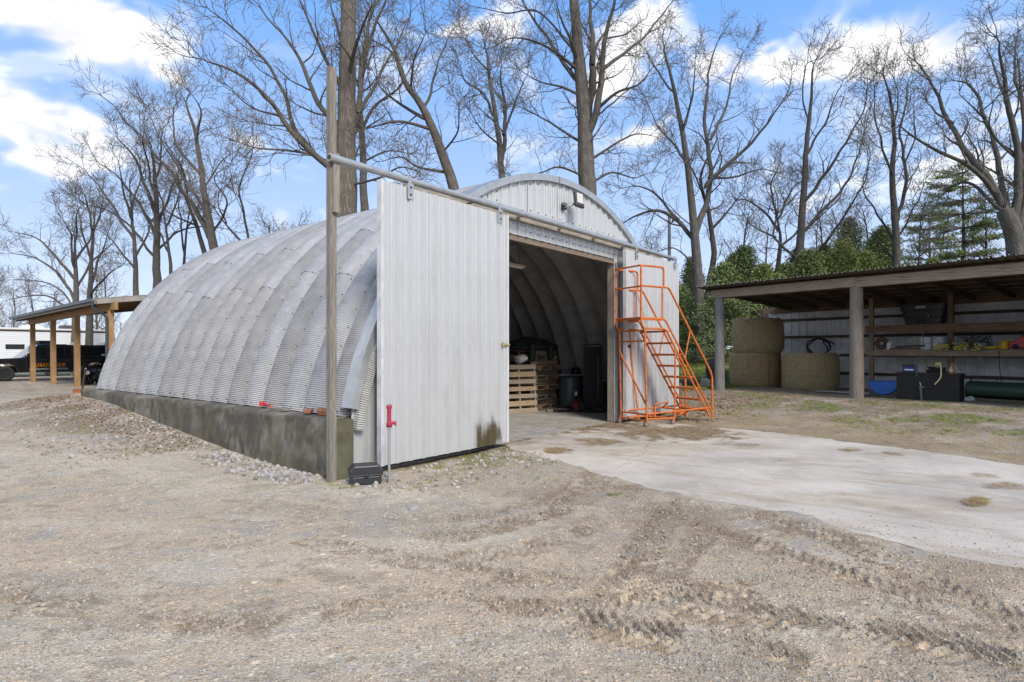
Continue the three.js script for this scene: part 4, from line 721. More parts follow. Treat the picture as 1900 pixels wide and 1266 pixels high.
{
  const t = onShelf('wheel', 'brown rusty small wheel standing on the lower shelf', 'wheel', 3.33, SHELF1, DS + 0.05, 0.5); mesh('tyre', new THREE.TorusGeometry(0.145, 0.055, 12, 28).translate(0, 0.2, 0), mat(L(0.15, 0.095, 0.06), 0.85), t); mesh('rim', new THREE.TorusGeometry(0.075, 0.02, 8, 20).translate(0, 0.2, 0), mat(L(0.09, 0.06, 0.045), 0.8), t);
  const j = onShelf('jug', 'white plastic jug beside the rusty wheel', 'jug', 3.57, SHELF1, DS - 0.02); mesh('body', rbox(0.13, 0.2, 0.09, 0.025, 0, 0.1, 0), white, j); mesh('neck', cyl(0.022, 0.06, -0.03, 0.22, 0, 12), white, j); mesh('handle', sweep(curve([V3(0.0, 0.2, 0), V3(0.05, 0.24, 0), V3(0.06, 0.17, 0)], 8), 0.01, 6), white, j);
  for (const [w, tl, c, lab] of [[4.0, 0.1, brownWood, 'brown board lying flat on the lower shelf'], [4.15, -0.05, darkWood, 'dark board leaning across another on the lower shelf']]) { const b = onShelf('board', lab, 'board', w, SHELF1, DS + 0.0, tl, 'boards on the lower shelf'); mesh('board', box(0.8, 0.05, 0.12, 0, 0.03 + (tl < 0 ? 0.07 : 0), 0, 0, 0, tl < 0 ? 0.06 : 0), c, b); }
}
{
  reseed(44); const t = onShelf('flower_bunch', 'bunch of yellow artificial flowers hanging over the lower shelf', 'flowers', 5.28, SHELF1, DS - 0.20);
  const leaf = [], yel = new THREE.IcosahedronGeometry(0.034, 0), A = [[-0.25, 0.04], [0.2, 0.06], [0.6, 0.04]];
  for (let k = 0; k < 3; k++) { const bl = []; for (let i = 0; i < 34; i++) { const s = k === 2 ? 0.1 : 0.17; bl.push(yel.clone().rotateX(rr(0, 3)).rotateY(rr(0, 3)).scale(1, 0.7, 1).translate(A[k][0] + rr(-s, s), A[k][1] + rr(-0.07, 0.13), rr(-0.06, 0.08))); if (k === 2 && i > 8) break; } mesh('blooms', bl, mat(L(0.68, 0.60, 0.13), 0.7), t); }
  for (let i = 0; i < 90; i++) { const x = rr(-0.45, 0.7), y = rr(0, 0.32), z = rr(-0.15, 0.05), a = rr(0, 6.28), l = rr(0.05, 0.12); leaf.push(x, y, z, x + l * Math.cos(a), y + l * 0.7 * Math.sin(a), z + 0.03, x + 0.5 * l * Math.cos(a + 0.5), y + 0.4 * l * Math.sin(a + 0.5), z); } mesh('leaves', quads(leaf, null, null), mat(L(0.03, 0.055, 0.025), 0.7), t);
  const c = onShelf('wire_basket', 'dark wire basket of leafy stems on the lower shelf', 'basket', 5.78, SHELF1, DS + 0.12); const ws = []; for (let k = 0; k < 5; k++) ws.push(new THREE.TorusGeometry(0.3 - 0.01 * k, 0.006, 5, 24).rotateX(Math.PI / 2).scale(1, 1, 0.6).translate(0, 0.02 + k * 0.07, 0)); for (let k = 0; k < 16; k++) { const a = k / 16 * 6.283; ws.push(sweep([V3(0.3 * Math.cos(a), 0, 0.18 * Math.sin(a)), V3(0.27 * Math.cos(a), 0.3, 0.16 * Math.sin(a))], 0.005, 5)); } mesh('wires', ws, rust, c);
  const lf = []; for (let i = 0; i < 260; i++) { const x = rr(-0.34, 0.34), y = rr(0.05, 0.42), z = rr(-0.18, 0.18), a = rr(0, 6.28), l = rr(0.04, 0.1); lf.push(x, y, z, x + l * Math.cos(a), y + l * Math.sin(a), z + 0.04, x + 0.4 * l * Math.cos(a + 0.6), y + 0.4 * l * Math.sin(a + 0.6), z); } mesh('stems', quads(lf, null, null), mat(L(0.02, 0.03, 0.018), 0.8), c);
  const q = []; reseed(9); for (let i = 0; i < 40; i++) q.push(shed(5.9 + rr(-0.18, 0.18), SHELF1 + 0.1 + rr(-0.06, 0.1), DS - 0.17 + rr(-0.06, 0.06))); tag(mesh('wire_tangle', sweep(curve(q, 220), 0.006, 5), mat(L(0.5, 0.48, 0.45), 0.5, 0.3)), 'pale tangle of wire on the shelf edge', 'wire');
  const dq = curve([shed(5.94, SHELF1, DS - 0.17), shed(5.92, SHELF1 - 0.4, DS - 0.19), shed(5.84, FLOOR + 0.55, DS - 0.1), shed(5.84, FLOOR + 0.1, DS - 0.05)], 30); tag(mesh('cable', sweep(dq, 0.008, 6), mat(L(0.25, 0.24, 0.23), 0.6)), 'grey cable hanging down from the wire tangle', 'cable');
  tag(mesh('cable', sweep(curve([shed(6.34, SHELF1 - 0.02, DS - 0.16), shed(6.36, SHELF1 - 0.5, DS - 0.18), shed(6.39, FLOOR + 0.4, DS - 0.12), shed(6.45, FLOOR + 0.22, DS - 0.2)], 30), 0.009, 6), rubber), 'black cable hanging from the shelf to the green roller', 'cable');
}
{
  const t = onShelf('watering_can', 'yellow plastic watering can on the lower shelf', 'watering can', 6.42, SHELF1, DS + 0.05, 0.2), Y = mat(L(0.62, 0.42, 0.02), 0.5); mesh('body', lathe([[0.001, 0], [0.105, 0], [0.11, 0.03], [0.1, 0.2], [0.07, 0.24], [0.05, 0.245]], 24), Y, t); mesh('spout', sweep(curve([V3(-0.08, 0.05, 0), V3(-0.2, 0.08, 0), V3(-0.32, 0.06, 0)], 10), [0.03, 0.028, 0.027, 0.026, 0.025, 0.024, 0.023, 0.023, 0.03, 0.036, 0.04], 10), Y, t); mesh('handle', sweep(curve([V3(0, 0.24, 0), V3(0.08, 0.28, 0), V3(0.15, 0.18, 0), V3(0.1, 0.06, 0)], 14), 0.012, 8), Y, t);
  tag(mesh('yellow_rope', sweep(curve(Array.from({ length: 22 }, (_, k) => shed(6.12 + 0.17 * Math.cos(k * 1.1), SHELF1 + 0.02 + k * 0.003, DS - 0.05 + 0.09 * Math.sin(k * 1.1))), 120), 0.012, 6), Y), 'yellow rope coiled on the shelf beside the watering can', 'rope');
  const r = onShelf('toy_car', 'red plastic ride-on toy car at the end of the shelf', 'toy car', 6.9, SHELF1, DS + 0.05, 0.1), R = mat(L(0.42, 0.02, 0.025), 0.4);
  const bd = extr([[-0.34, 0.06], [0.34, 0.06], [0.36, 0.2], [0.2, 0.24], [0.1, 0.34], [-0.12, 0.34], [-0.2, 0.22], [-0.33, 0.2]], 0.26, 0.02); mesh('body', bd, R, r); mesh('seat', rbox(0.2, 0.06, 0.18, 0.02, 0.02, 0.36, 0), dullBlack, r);
  for (const x of [-0.23, 0.23]) for (const z of [-0.14, 0.14]) mesh('wheel', cyl(0.075, 0.05, x, 0.075, z, 18, 'z'), dullBlack, r);
}
// big black box and what lies on it
{
  const g0 = ground(shed(5.55, 0, 0.9).x, shed(5.55, 0, 0.9).z);
  const t = thing('storage_box', 'long black wooden storage box standing in front of the shelves', 'box', shed(5.55, g0 - 0.03, 0.95), SHED_TURN + 0.12); const B = wood(L(0.012, 0.012, 0.013), 0.7);
  mesh('front_board', box(1.34, 0.34, 0.03, 0, 0.17, 0.30), B, t); mesh('front_board', box(1.34, 0.34, 0.03, 0, 0.515, 0.302), B, t); for (const x of [-0.66, 0.66]) mesh('side_board', box(0.03, 0.69, 0.58, x, 0.345, 0), B, t); mesh('back_board', box(1.3, 0.69, 0.03, 0, 0.345, -0.3), B, t); mesh('lid', box(1.4, 0.035, 0.68, 0, 0.71, 0), wood(L(0.05, 0.04, 0.032), 0.8), t);
  const top = g0 - 0.03 + 0.7285, put = (n, lab, cat, x, z, tn = 0) => { const p = V3(x, 0, z).applyAxisAngle(V3(0, 1, 0), SHED_TURN + 0.12).add(shed(5.55, top, 0.95)); return thing(n, lab, cat, p, SHED_TURN + 0.12 + tn); };
  const b = put('car_battery', 'blue and black car battery on the storage box', 'battery', -0.42, 0.08); mesh('case', rbox(0.30, 0.16, 0.18, 0.012, 0, 0.08, 0), blackPlastic, b); mesh('top', rbox(0.305, 0.07, 0.185, 0.015, 0, 0.195, 0), blackPlastic, b); mesh('label', rbox(0.24, 0.12, 0.008, 0.003, 0, 0.09, 0.09), mat(L(0.02, 0.05, 0.25), 0.4), b); mesh('label_band', rbox(0.2, 0.035, 0.006, 0.002, 0, 0.075, 0.094), white, b); for (const x of [-0.1, 0.1]) mesh('terminal', cyl(0.012, 0.025, x, 0.24, 0.05, 8), steel, b);
  const c = put('cable_heap', 'heap of black jumper cables on the storage box', 'cables', 0.16, 0.06); reseed(12); const q = []; for (let k = 0; k < 60; k++) q.push(V3(0.24 * Math.cos(k * 0.9) * rr(0.6, 1), 0.02 + 0.13 * (k / 60) * rr(0.7, 1.1), 0.16 * Math.sin(k * 0.9) * rr(0.6, 1))); mesh('cable', sweep(curve(q, 300), 0.014, 6), rubber, c);
  const f = put('folding_frame', 'bent dark metal frame standing on the storage box', 'frame', -0.02, 0.22); mesh('hoop', sweep(curve([V3(-0.18, 0, 0.08), V3(-0.2, 0.3, 0.05), V3(-0.1, 0.37, 0), V3(0.15, 0.38, -0.03), V3(0.28, 0.33, -0.05), V3(0.3, 0.1, -0.05)], 30), 0.014, 8), mat(L(0.05, 0.07, 0.08), 0.5, 0.3), f); mesh('strap', box(0.06, 0.42, 0.012, -0.2, 0.1, 0.10, 0.05), mat(L(0.05, 0.07, 0.08), 0.5), f);
  const h = put('yellow_hose', 'pale yellow hose drooping over the front of the storage box', 'hose', 0.22, 0.2); mesh('hose', sweep(curve([V3(-0.08, 0.2, -0.05), V3(0.0, 0.24, 0), V3(0.06, 0.2, 0.08), V3(0.09, 0.06, 0.17), V3(0.08, -0.1, 0.2), V3(-0.04, -0.28, 0.2)], 30), 0.015, 8), mat(L(0.62, 0.55, 0.26), 0.6), h); mesh('coil', sweep(curve(Array.from({ length: 14 }, (_, k) => V3(0.06 * Math.cos(k), 0.2 + 0.01 * k * 0.6, 0.06 * Math.sin(k))), 60), 0.012, 6), mat(L(0.60, 0.52, 0.16), 0.6), h);
  const s = put('bottle', 'small tan bottle at the end of the storage box', 'bottle', 0.47, 0.1); mesh('body', lathe([[0.001, 0], [0.045, 0], [0.048, 0.02], [0.045, 0.15], [0.02, 0.19], [0.02, 0.22], [0.001, 0.22]], 16), mat(L(0.4, 0.25, 0.1), 0.5), s); mesh('label', new THREE.CylinderGeometry(0.0485, 0.0485, 0.07, 16, 1, true).translate(0, 0.08, 0), mat(L(0.6, 0.5, 0.3), 0.7), s);
  tag(mesh('stick', sweep([shed(6.05, top + 0.26, 0.85), shed(6.28, top + 0.02, 0.72)], 0.012, 6), wood(L(0.55, 0.45, 0.3))), 'thin pale stick leaning at the end of the storage box', 'stick');
}
{
  const p = shed(4.05, 0, 2.0); onGround(p); const t = thing('blue_sled', 'bright blue plastic half round tray leaning in the lean-to', 'tray', p, SHED_TURN + 0.1); const s = []; for (let k = 0; k <= 18; k++) { const a = Math.PI + k / 18 * Math.PI; s.push([0.36 * Math.cos(a), 0.34 + 0.33 * Math.sin(a)]); } s.push([0.36, 0.40], [-0.36, 0.36]); mesh('shell', extr(s, 0.08, 0.015), mat(L(0.01, 0.13, 0.52), 0.4), t); mesh('rim', sweep([V3(-0.38, 0.365, 0.05), V3(0.38, 0.405, 0.05)], 0.02, 8), mat(L(0.01, 0.13, 0.52), 0.4), t); t.rotation.order = 'YXZ'; t.rotation.x = -0.18;
}
{
  const p = onGround(gp(1710, 745, 0.30)); const t = thing('yard_hydrant', 'grey metal yard hydrant stub standing before the storage box', 'hydrant', p, 0.3); mesh('pipe', sweep([V3(0, -0.08, 0), V3(-0.02, 0.28, 0)], 0.03, 10), mat(L(0.12, 0.14, 0.15), 0.5, 0.5), t); mesh('head', [rbox(0.07, 0.12, 0.07, 0.02, -0.02, 0.32, 0), cyl(0.02, 0.09, -0.02, 0.34, 0.05, 10, 'z')], mat(L(0.14, 0.16, 0.17), 0.5, 0.4), t); mesh('handle', sweep([V3(-0.02, 0.37, 0), V3(-0.03, 0.46, -0.02)], 0.012, 8), steel, t);
}
{
  const p = shed(6.62, 0, 2.6); onGround(p); const t = thing('lawn_roller', 'dark green long lawn sweeper lying under the shelves', 'lawn sweeper', p, SHED_TURN - 0.15), G = mat(L(0.018, 0.055, 0.032), 0.5);
  mesh('drum', cyl(0.20, 1.35, 0, 0.22, 0, 24, 'x'), dullBlack, t); mesh('hood', new THREE.CylinderGeometry(0.26, 0.26, 1.4, 20, 1, false, -0.4, 2.2).rotateZ(Math.PI / 2).translate(0, 0.2, 0), G, t); for (const x of [-0.72, 0.72]) mesh('end_plate', cyl(0.24, 0.02, x, 0.21, 0, 20, 'x'), dullBlack, t); mesh('tow_arm', sweep([V3(0.6, 0.15, 0.2), V3(0.95, 0.06, 0.75)], 0.03, 8), greyWood, t); mesh('handle', [box(0.22, 0.03, 0.03, -0.62, 0.56, -0.02), box(0.03, 0.14, 0.03, -0.7, 0.49, -0.02)], dullBlack, t);
}
tag(mesh('crumpled_sheet', rough(new THREE.IcosahedronGeometry(0.14, 3).scale(1.3, 0.4, 0.8), 0.12, 9).applyMatrix4(new THREE.Matrix4().setPosition(onGround(shed(6.15, 0, 1.6)).add(V3(0, 0.03, 0)))), mat(L(0.5, 0.52, 0.55), 0.6)), 'crumpled pale plastic sheet at the corner of the storage box', 'plastic sheet');
{
  const p = onGround(shed(-0.75, 0, 0.9)); const t = thing('wheelbarrow_tub', 'dark wheelbarrow tub propped up beside the lean-to post', 'wheelbarrow tub', p, SHED_TURN + 0.4);
  const g = new THREE.SphereGeometry(0.5, 28, 14, 0, Math.PI * 2, 0, Math.PI / 2).scale(0.62, 0.5, 1); g.rotateX(Math.PI / 2 + 0.35); g.rotateZ(0.3); g.translate(0, 0.52, 0); mesh('tub', g, mat(L(0.03, 0.034, 0.04), 0.5), t); mesh('rim', new THREE.TorusGeometry(0.5, 0.018, 8, 36).scale(0.62, 1, 1).rotateX(0.35).rotateZ(0.3).translate(0, 0.52, 0), dullBlack, t);
  const s = onGround(shed(-1.45, 0, 0.5)); tag(mesh('stone_block', rough(new RoundedBoxGeometry(0.42, 0.36, 0.4, 4, 0.06), 0.1, 5).applyMatrix4(new THREE.Matrix4().makeRotationY(0.5).setPosition(s.add(V3(0.55, 0.13, 0.1)))), mat(L(0.45, 0.42, 0.36), 0.95, 0, { map: grainTex })), 'pale stone block at the foot of the lean-to post', 'stone');
  const l = onGround(shed(-2.1, 0, 0.6)); tag(mesh('log', rough(new THREE.CylinderGeometry(0.11, 0.13, 1.5, 16, 8).rotateZ(Math.PI / 2), 0.04, 6).applyMatrix4(new THREE.Matrix4().makeRotationY(0.3).setPosition(l.add(V3(0, 0.09, 0)))), mat(L(0.2, 0.18, 0.15), 0.9, 0, { map: barkTex })), 'grey log lying on the grass edge beside the pale stone', 'log');
  const st = onGround(gp(1292, 700, 0.45)); tag(mesh('steel_stake', sweep([st, st.clone().add(V3(0, 1.0, 0))], 0.016, 6), dullBlack), 'thin dark steel stake standing in the grass behind the ladder', 'stake');
}

// ---------------------------------------------------------------- carport, pickup truck, trailer
{
  const t = thing('carport', 'timber post carport with low metal roof beyond the hut', 'carport', hut(3.78, 0, 20.6), HUT_TURN);
  const cw = wood(L(0.46, 0.27, 0.12), 0.8); reseed(71);
  const vs = [0, 4.1, 7.6, 11.1]; for (const v of vs) { const p = hut(3.78, 0, 20.6 + v), g = ground(p.x, p.z); mesh('post', box(0.19, 3.05 - g, 0.19, 0, (3.05 + g) / 2 - 0.05, -v), cw, t); }
  for (const v of [0.2, 5.5, 11]) mesh('post', box(0.19, 3.7, 0.19, 5.6, 1.8, -v), cw, t);
  mesh('beam', box(0.12, 0.28, 12.3, 0, 3.12, -5.5), cw, t); mesh('beam', box(0.12, 0.28, 12.3, 5.6, 3.85, -5.5), cw, t);
  const sl = 0.14, an = Math.atan(sl), Y = x => 3.32 + sl * x, X0 = -0.58;
  for (let k = 0; k < 9; k++) mesh('rafter', box(6.8, 0.16, 0.05, 2.82, Y(2.82) - 0.03, 0.2 - k * 1.5, 0, 0, an), wood(L(0.26, 0.16, 0.09)), t);
  for (let k = 0; k < 6; k++) mesh('purlin', box(0.09, 0.04, 12.3, -0.45 + k * 1.3, Y(-0.45 + k * 1.3) + 0.075, -5.85, 0, 0, an), brownWood, t);
  const rm = mat(L(0.34, 0.31, 0.28), 0.6, 0.3, { map: blotTex }), fm = mat(L(0.36, 0.33, 0.29), 0.6, 0, { map: blotTex });
  for (let k = 0; k < 13; k++) { const x0 = 0.36 - k * 0.96; const g = ribSheet(x0 - 0.965, x0, () => 0, () => 7.1, { rows: 1, rib: 0.022 }); g.rotateX(-Math.PI / 2); g.rotateY(-Math.PI / 2); g.rotateZ(an); g.translate(X0, Y(X0) + 0.12 + (k % 2) * 0.003, 0); mesh('roof_sheet', g, rm, t); }
  mesh('fascia', box(0.03, 0.2, 12.4, X0 - 0.02, Y(X0) + 0.03, -5.9), fm, t); mesh('end_fascia', box(7.0, 0.2, 0.03, 2.9, Y(2.9) + 0.03, 0.33, 0, 0, an), fm, t);
  const gm = mat(L(0.05, 0.06, 0.07), 0.4, 0.2); mesh('gutter', [box(0.13, 0.02, 12.4, X0 - 0.1, Y(X0) + 0.02, -5.9), box(0.02, 0.11, 12.4, X0 - 0.165, Y(X0) + 0.07, -5.9)], gm, t);
  mesh('downspout', sweep([V3(X0 - 0.1, Y(X0) + 0.02, 0.26), V3(X0 - 0.1, 3.04, 0.26), V3(-0.3, 2.82, 0.2), V3(-0.17, 2.7, 0.14), V3(-0.17, 0.1, 0.14)], 0.055, 8), gm, t);
  t.rotation.order = 'YXZ'; t.rotation.x = -0.022; t.scale.y = 1.07;
}
{
  const t = thing('pickup_truck', 'black pickup truck with orange lettering parked behind the carport posts', 'truck', hut(5.05, 0.0, 34.4), HUT_TURN);
  t.position.y = ground(t.position.x, t.position.z);
  const K = new THREE.MeshPhysicalMaterial({ color: L(0.006, 0.006, 0.008), roughness: 0.25, clearcoat: 1, clearcoatRoughness: 0.05, side: THREE.DoubleSide }), glass = mat(L(0.02, 0.025, 0.03), 0.05, 0.2), chrome = mat(L(0.6, 0.62, 0.64), 0.2, 0.9);
  const arch = (cx, r, n = 12) => { const o = []; for (let k = 0; k <= n; k++) { const a = Math.PI - k / n * Math.PI; o.push([cx + r * Math.cos(a), 0.48 + r * Math.sin(a)]); } return o; };
  const XF = -2.02, XR = 1.95, low = [[-2.95, 0.48], ...arch(XF, 0.5).slice(0), ...arch(XR, 0.5), [2.95, 0.52], [2.98, 1.2], [1.0, 1.22], [-1.2, 1.2], [-2.6, 1.13], [-2.92, 1.02]];
  mesh('body', extr(low, 1.92, 0.04), K, t);
  mesh('cab', extr([[-1.35, 1.18], [0.98, 1.2], [0.92, 1.84], [0.6, 1.9], [-0.35, 1.91], [-0.62, 1.86]], 1.62, 0.06), K, t);
  mesh('windshield', extr([[-1.40, 1.20], [-1.33, 1.20], [-0.62, 1.83], [-0.72, 1.83]], 1.55, 0.01), mat(L(0.18, 0.25, 0.32), 0.05, 0.3), t);
  for (const [a, b, c, d] of [[-1.15, -0.28, -0.62, -0.28], [-0.18, 0.5, -0.18, 0.5], [0.56, 0.84, 0.56, 0.80]]) mesh('side_window', extr([[a, 1.28], [b, 1.28], [d, 1.78], [c, 1.78]], 1.77, 0.002), glass, t);
  mesh('bed_cap', extr([[1.02, 1.2], [2.96, 1.2], [2.94, 1.88], [1.06, 1.88]], 1.7, 0.05), mat(L(0.012, 0.012, 0.014), 0.35), t); mesh('cap_window', box(1.5, 0.42, 1.82, 2.0, 1.56, 0), glass, t); mesh('cap_rail', [box(1.94, 0.05, 1.84, 2.0, 1.9, 0), box(1.94, 0.025, 1.9, 2.0, 1.235, 0)], mat(L(0.16, 0.17, 0.18), 0.4, 0.4), t);
  for (const x of [XF, XR]) for (const z of [-0.83, 0.83]) { const w = mesh('wheel', new THREE.TorusGeometry(0.29, 0.115, 12, 30).scale(1, 1, 1.15).translate(x, 0.4, z), rubber, t); mesh('rim', cyl(0.23, 0.2, x, 0.4, z, 20, 'z'), mat(L(0.03, 0.03, 0.033), 0.4, 0.5), w); }
  mesh('running_board', box(2.5, 0.05, 0.16, 0.0, 0.44, 1.02), mat(L(0.22, 0.23, 0.24), 0.4, 0.6), t); for (const x of [-0.42, 0.42]) mesh('door_handle', rbox(0.16, 0.03, 0.03, 0.01, x, 1.12, 0.985), chrome, t);
  for (const x of [-1.18, -0.23, 0.56]) mesh('door_gap', box(0.012, 0.66, 0.006, x, 0.86, 1.0), dullBlack, t);
  mesh('mirror', [rbox(0.16, 0.22, 0.2, 0.05, -1.12, 1.36, 1.1), box(0.05, 0.05, 0.12, -1.1, 1.28, 1.0)], K, t); mesh('headlight', rbox(0.12, 0.22, 0.4, 0.03, -2.92, 0.9, 0.74), chrome, t); mesh('bumper', rbox(0.16, 0.22, 1.9, 0.05, -3.0, 0.58, 0), chrome, t); mesh('grille', rbox(0.06, 0.36, 1.05, 0.02, -2.98, 0.88, 0), dullBlack, t); mesh('tail_light', rbox(0.06, 0.36, 0.12, 0.02, 2.98, 1.0, 0.92), mat(L(0.4, 0.01, 0.01), 0.3), t); mesh('roof_box', rbox(0.72, 0.22, 0.9, 0.05, -0.15, 2.05, 0), dullBlack, t);
  for (const x of [1.2, 2.5]) mesh('rack_post', box(0.04, 0.2, 1.5, x, 1.98, 0), steel, t);
  const cv = document.createElement('canvas'); cv.width = 1024; cv.height = 256; const c = cv.getContext('2d'); c.fillStyle = '#050506'; c.fillRect(0, 0, 1024, 256); c.save(); c.transform(1, 0, -0.22, 1, 40, 0); c.font = 'bold 150px sans-serif'; c.fillStyle = '#d98a12'; c.fillText('CUMINGER', 30, 140, 900); c.restore(); c.font = 'bold 62px sans-serif'; c.fillStyle = '#d8d8d4'; c.fillText('LANDSCAPING AND SERVICES', 40, 220, 940);
  const tx = new THREE.CanvasTexture(cv); tx.colorSpace = THREE.SRGBColorSpace;
  const pl = new THREE.PlaneGeometry(2.0, 0.5); pl.translate(-0.12, 0.75, 1.009); mesh('lettering', pl, mat(L(1, 1, 1), 0.4, 0, { map: tx }), t);
  mesh('sticker', box(0.16, 0.09, 0.006, 1.2, 1.32, 0.905), mat(L(0.5, 0.12, 0.12), 0.5), t); mesh('sticker', box(0.16, 0.1, 0.006, 2.35, 1.36, 0.914), white, t);
}
{
  const t = thing('camper_trailer', 'white ribbed camper trailer standing behind the black truck', 'trailer', hut(3.4, 0, 40.5), HUT_TURN); t.position.y = ground(t.position.x, t.position.z);
  const Wm = mat(L(0.70, 0.72, 0.75), 0.45); for (let k = 0; k < 19; k++) mesh('siding_board', rbox(12, 0.112, 2.4, 0.012, 0, 0.62 + k * 0.118, 0), Wm, t);
  mesh('roof', rbox(12.1, 0.14, 2.5, 0.05, 0, 2.93, 0), mat(L(0.62, 0.60, 0.56), 0.6), t); mesh('roof_edge', box(12.12, 0.05, 2.52, 0, 2.84, 0), dullBlack, t); mesh('skirt', box(11.6, 0.2, 2.2, 0, 0.47, 0), dullBlack, t);
  for (const x of [-3.4, -2.5, 3.0]) mesh('wheel', cyl(0.34, 0.22, x, 0.34, 1.05, 20, 'z'), rubber, t); mesh('window', rbox(0.9, 0.3, 0.05, 0.02, 1.2, 1.85, 1.2), glassDark(), t); mesh('air_conditioner', rbox(1.0, 0.28, 0.8, 0.1, 4.2, 3.12, 0), mat(L(0.06, 0.06, 0.065), 0.5), t); mesh('vent', new THREE.SphereGeometry(0.5, 16, 8, 0, 6.3, 0, 1.5).scale(1, 0.5, 0.8).translate(-2.1, 3.0, 0), white, t); mesh('vent', new THREE.SphereGeometry(0.55, 16, 8, 0, 6.3, 0, 1.5).scale(1.2, 0.5, 0.8).translate(2.3, 3.0, 0), white, t);
  for (const x of [-5.2, 5.2]) mesh('jack', box(0.1, 0.5, 0.1, x, 0.25, 0.9), steel, t);
}
function glassDark() { return mat(L(0.03, 0.035, 0.04), 0.1); }
{
  reseed(15);
  for (const [u, v, s, lab, n] of [[4.6, 26.6, 0.42, 'full black bin bag slumped between the carport posts', 'bin_bag'], [5.2, 26.0, 0.36, 'smaller black bin bag beside the bigger one under the carport', 'bin_bag'], [5.7, 23.6, 0.55, 'large dark covered heap beside the last carport post', 'covered_heap']]) { const p = onGround(hut(u, 0, v)); tag(mesh(n, rough(new THREE.IcosahedronGeometry(s, 4).scale(1.15, 1.15, 1), s * 0.9, 4).applyMatrix4(new THREE.Matrix4().setPosition(p.add(V3(0, s * 0.95, 0)))), mat(L(0.01, 0.01, 0.012), 0.3)), lab, n === 'bin_bag' ? 'bin bag' : 'heap', n === 'bin_bag' ? 'black bin bags under the carport' : undefined); }
  const t = thing('work_light', 'small lamp on a dark stand under the carport', 'work light', onGround(hut(4.45, 0, 25.9)), HUT_TURN); mesh('stand', [sweep([V3(-0.2, 0, 0), V3(0, 0.55, 0)], 0.018, 6), sweep([V3(0.2, 0, 0), V3(0, 0.55, 0)], 0.018, 6)], rust, t); mesh('lens', cyl(0.09, 0.05, 0.02, 0.58, 0.05, 16, 'z'), mat(L(0.6, 0.6, 0.5), 0.3), t);
}

// ---------------------------------------------------------------- bare trees
const bark = (r, g, b, rep = 1.1) => { const m = barkTex.clone(), n = barkBump.clone(); m.repeat.set(1, rep); n.repeat.set(1, rep); return mat(L(r, g, b), 0.95, 0, { map: m, bumpMap: n, bumpScale: 0.03 }); };
const barks = [bark(0.24, 0.215, 0.188), bark(0.21, 0.195, 0.18), bark(0.265, 0.23, 0.195), bark(0.17, 0.15, 0.135)];
const twigMats = [mat(L(0.155, 0.138, 0.122), 0.95), mat(L(0.14, 0.128, 0.118), 0.95), mat(L(0.175, 0.15, 0.125), 0.95), mat(L(0.12, 0.11, 0.102), 0.95)];
const budMat = mat(L(0.30, 0.25, 0.08), 0.9);
class Wood {                                                  // collects tubes of one tree
  constructor() { this.p = []; this.n = []; this.i = []; this.u = []; }
  tube(pts, r0, r1, sides) {
    const n = pts.length, P = this.p, N = this.n, b0 = P.length / 3; let ax = 0, ay = 0, az = 0, has = false, al = 0;
    for (let k = 0; k < n; k++) {
      const a = pts[k > 0 ? k - 1 : 0], b = pts[k < n - 1 ? k + 1 : n - 1]; let tx = b.x - a.x, ty = b.y - a.y, tz = b.z - a.z; const l = Math.hypot(tx, ty, tz) || 1; tx /= l; ty /= l; tz /= l;
      if (!has) { if (Math.abs(ty) > 0.9) { ax = 1; ay = 0; az = 0; } else { ax = 0; ay = 1; az = 0; } has = true; }
      const d = ax * tx + ay * ty + az * tz; ax -= d * tx; ay -= d * ty; az -= d * tz; const q = Math.hypot(ax, ay, az) || 1; ax /= q; ay /= q; az /= q;
      const bx = ty * az - tz * ay, by = tz * ax - tx * az, bz = tx * ay - ty * ax, r = mix(r0, r1, k / (n - 1)), c = pts[k];
      if (k) al += c.distanceTo(pts[k - 1]);
      for (let s = 0; s < sides; s++) { const f = s / sides * 6.28318, co = Math.cos(f), si = Math.sin(f), nx = ax * co + bx * si, ny = ay * co + by * si, nz = az * co + bz * si; P.push(c.x + nx * r, c.y + ny * r, c.z + nz * r); N.push(nx, ny, nz); this.u.push((s <= sides / 2 ? s : sides - s) / sides * 2, al); }
      if (k) for (let s = 0; s < sides; s++) { const a0 = b0 + (k - 1) * sides + s, a1 = b0 + (k - 1) * sides + (s + 1) % sides; this.i.push(a0, a1, a0 + sides, a1, a1 + sides, a0 + sides); }
    }
  }
  geo() { const g = new THREE.BufferGeometry(); g.setAttribute('position', new THREE.Float32BufferAttribute(this.p, 3)); g.setAttribute('normal', new THREE.Float32BufferAttribute(this.n, 3)); g.setAttribute('uv', new THREE.Float32BufferAttribute(this.u, 2)); g.setIndex(this.i); return g; }
}
const rv = s => V3(rr(-s, s), rr(-s, s), rr(-s, s));
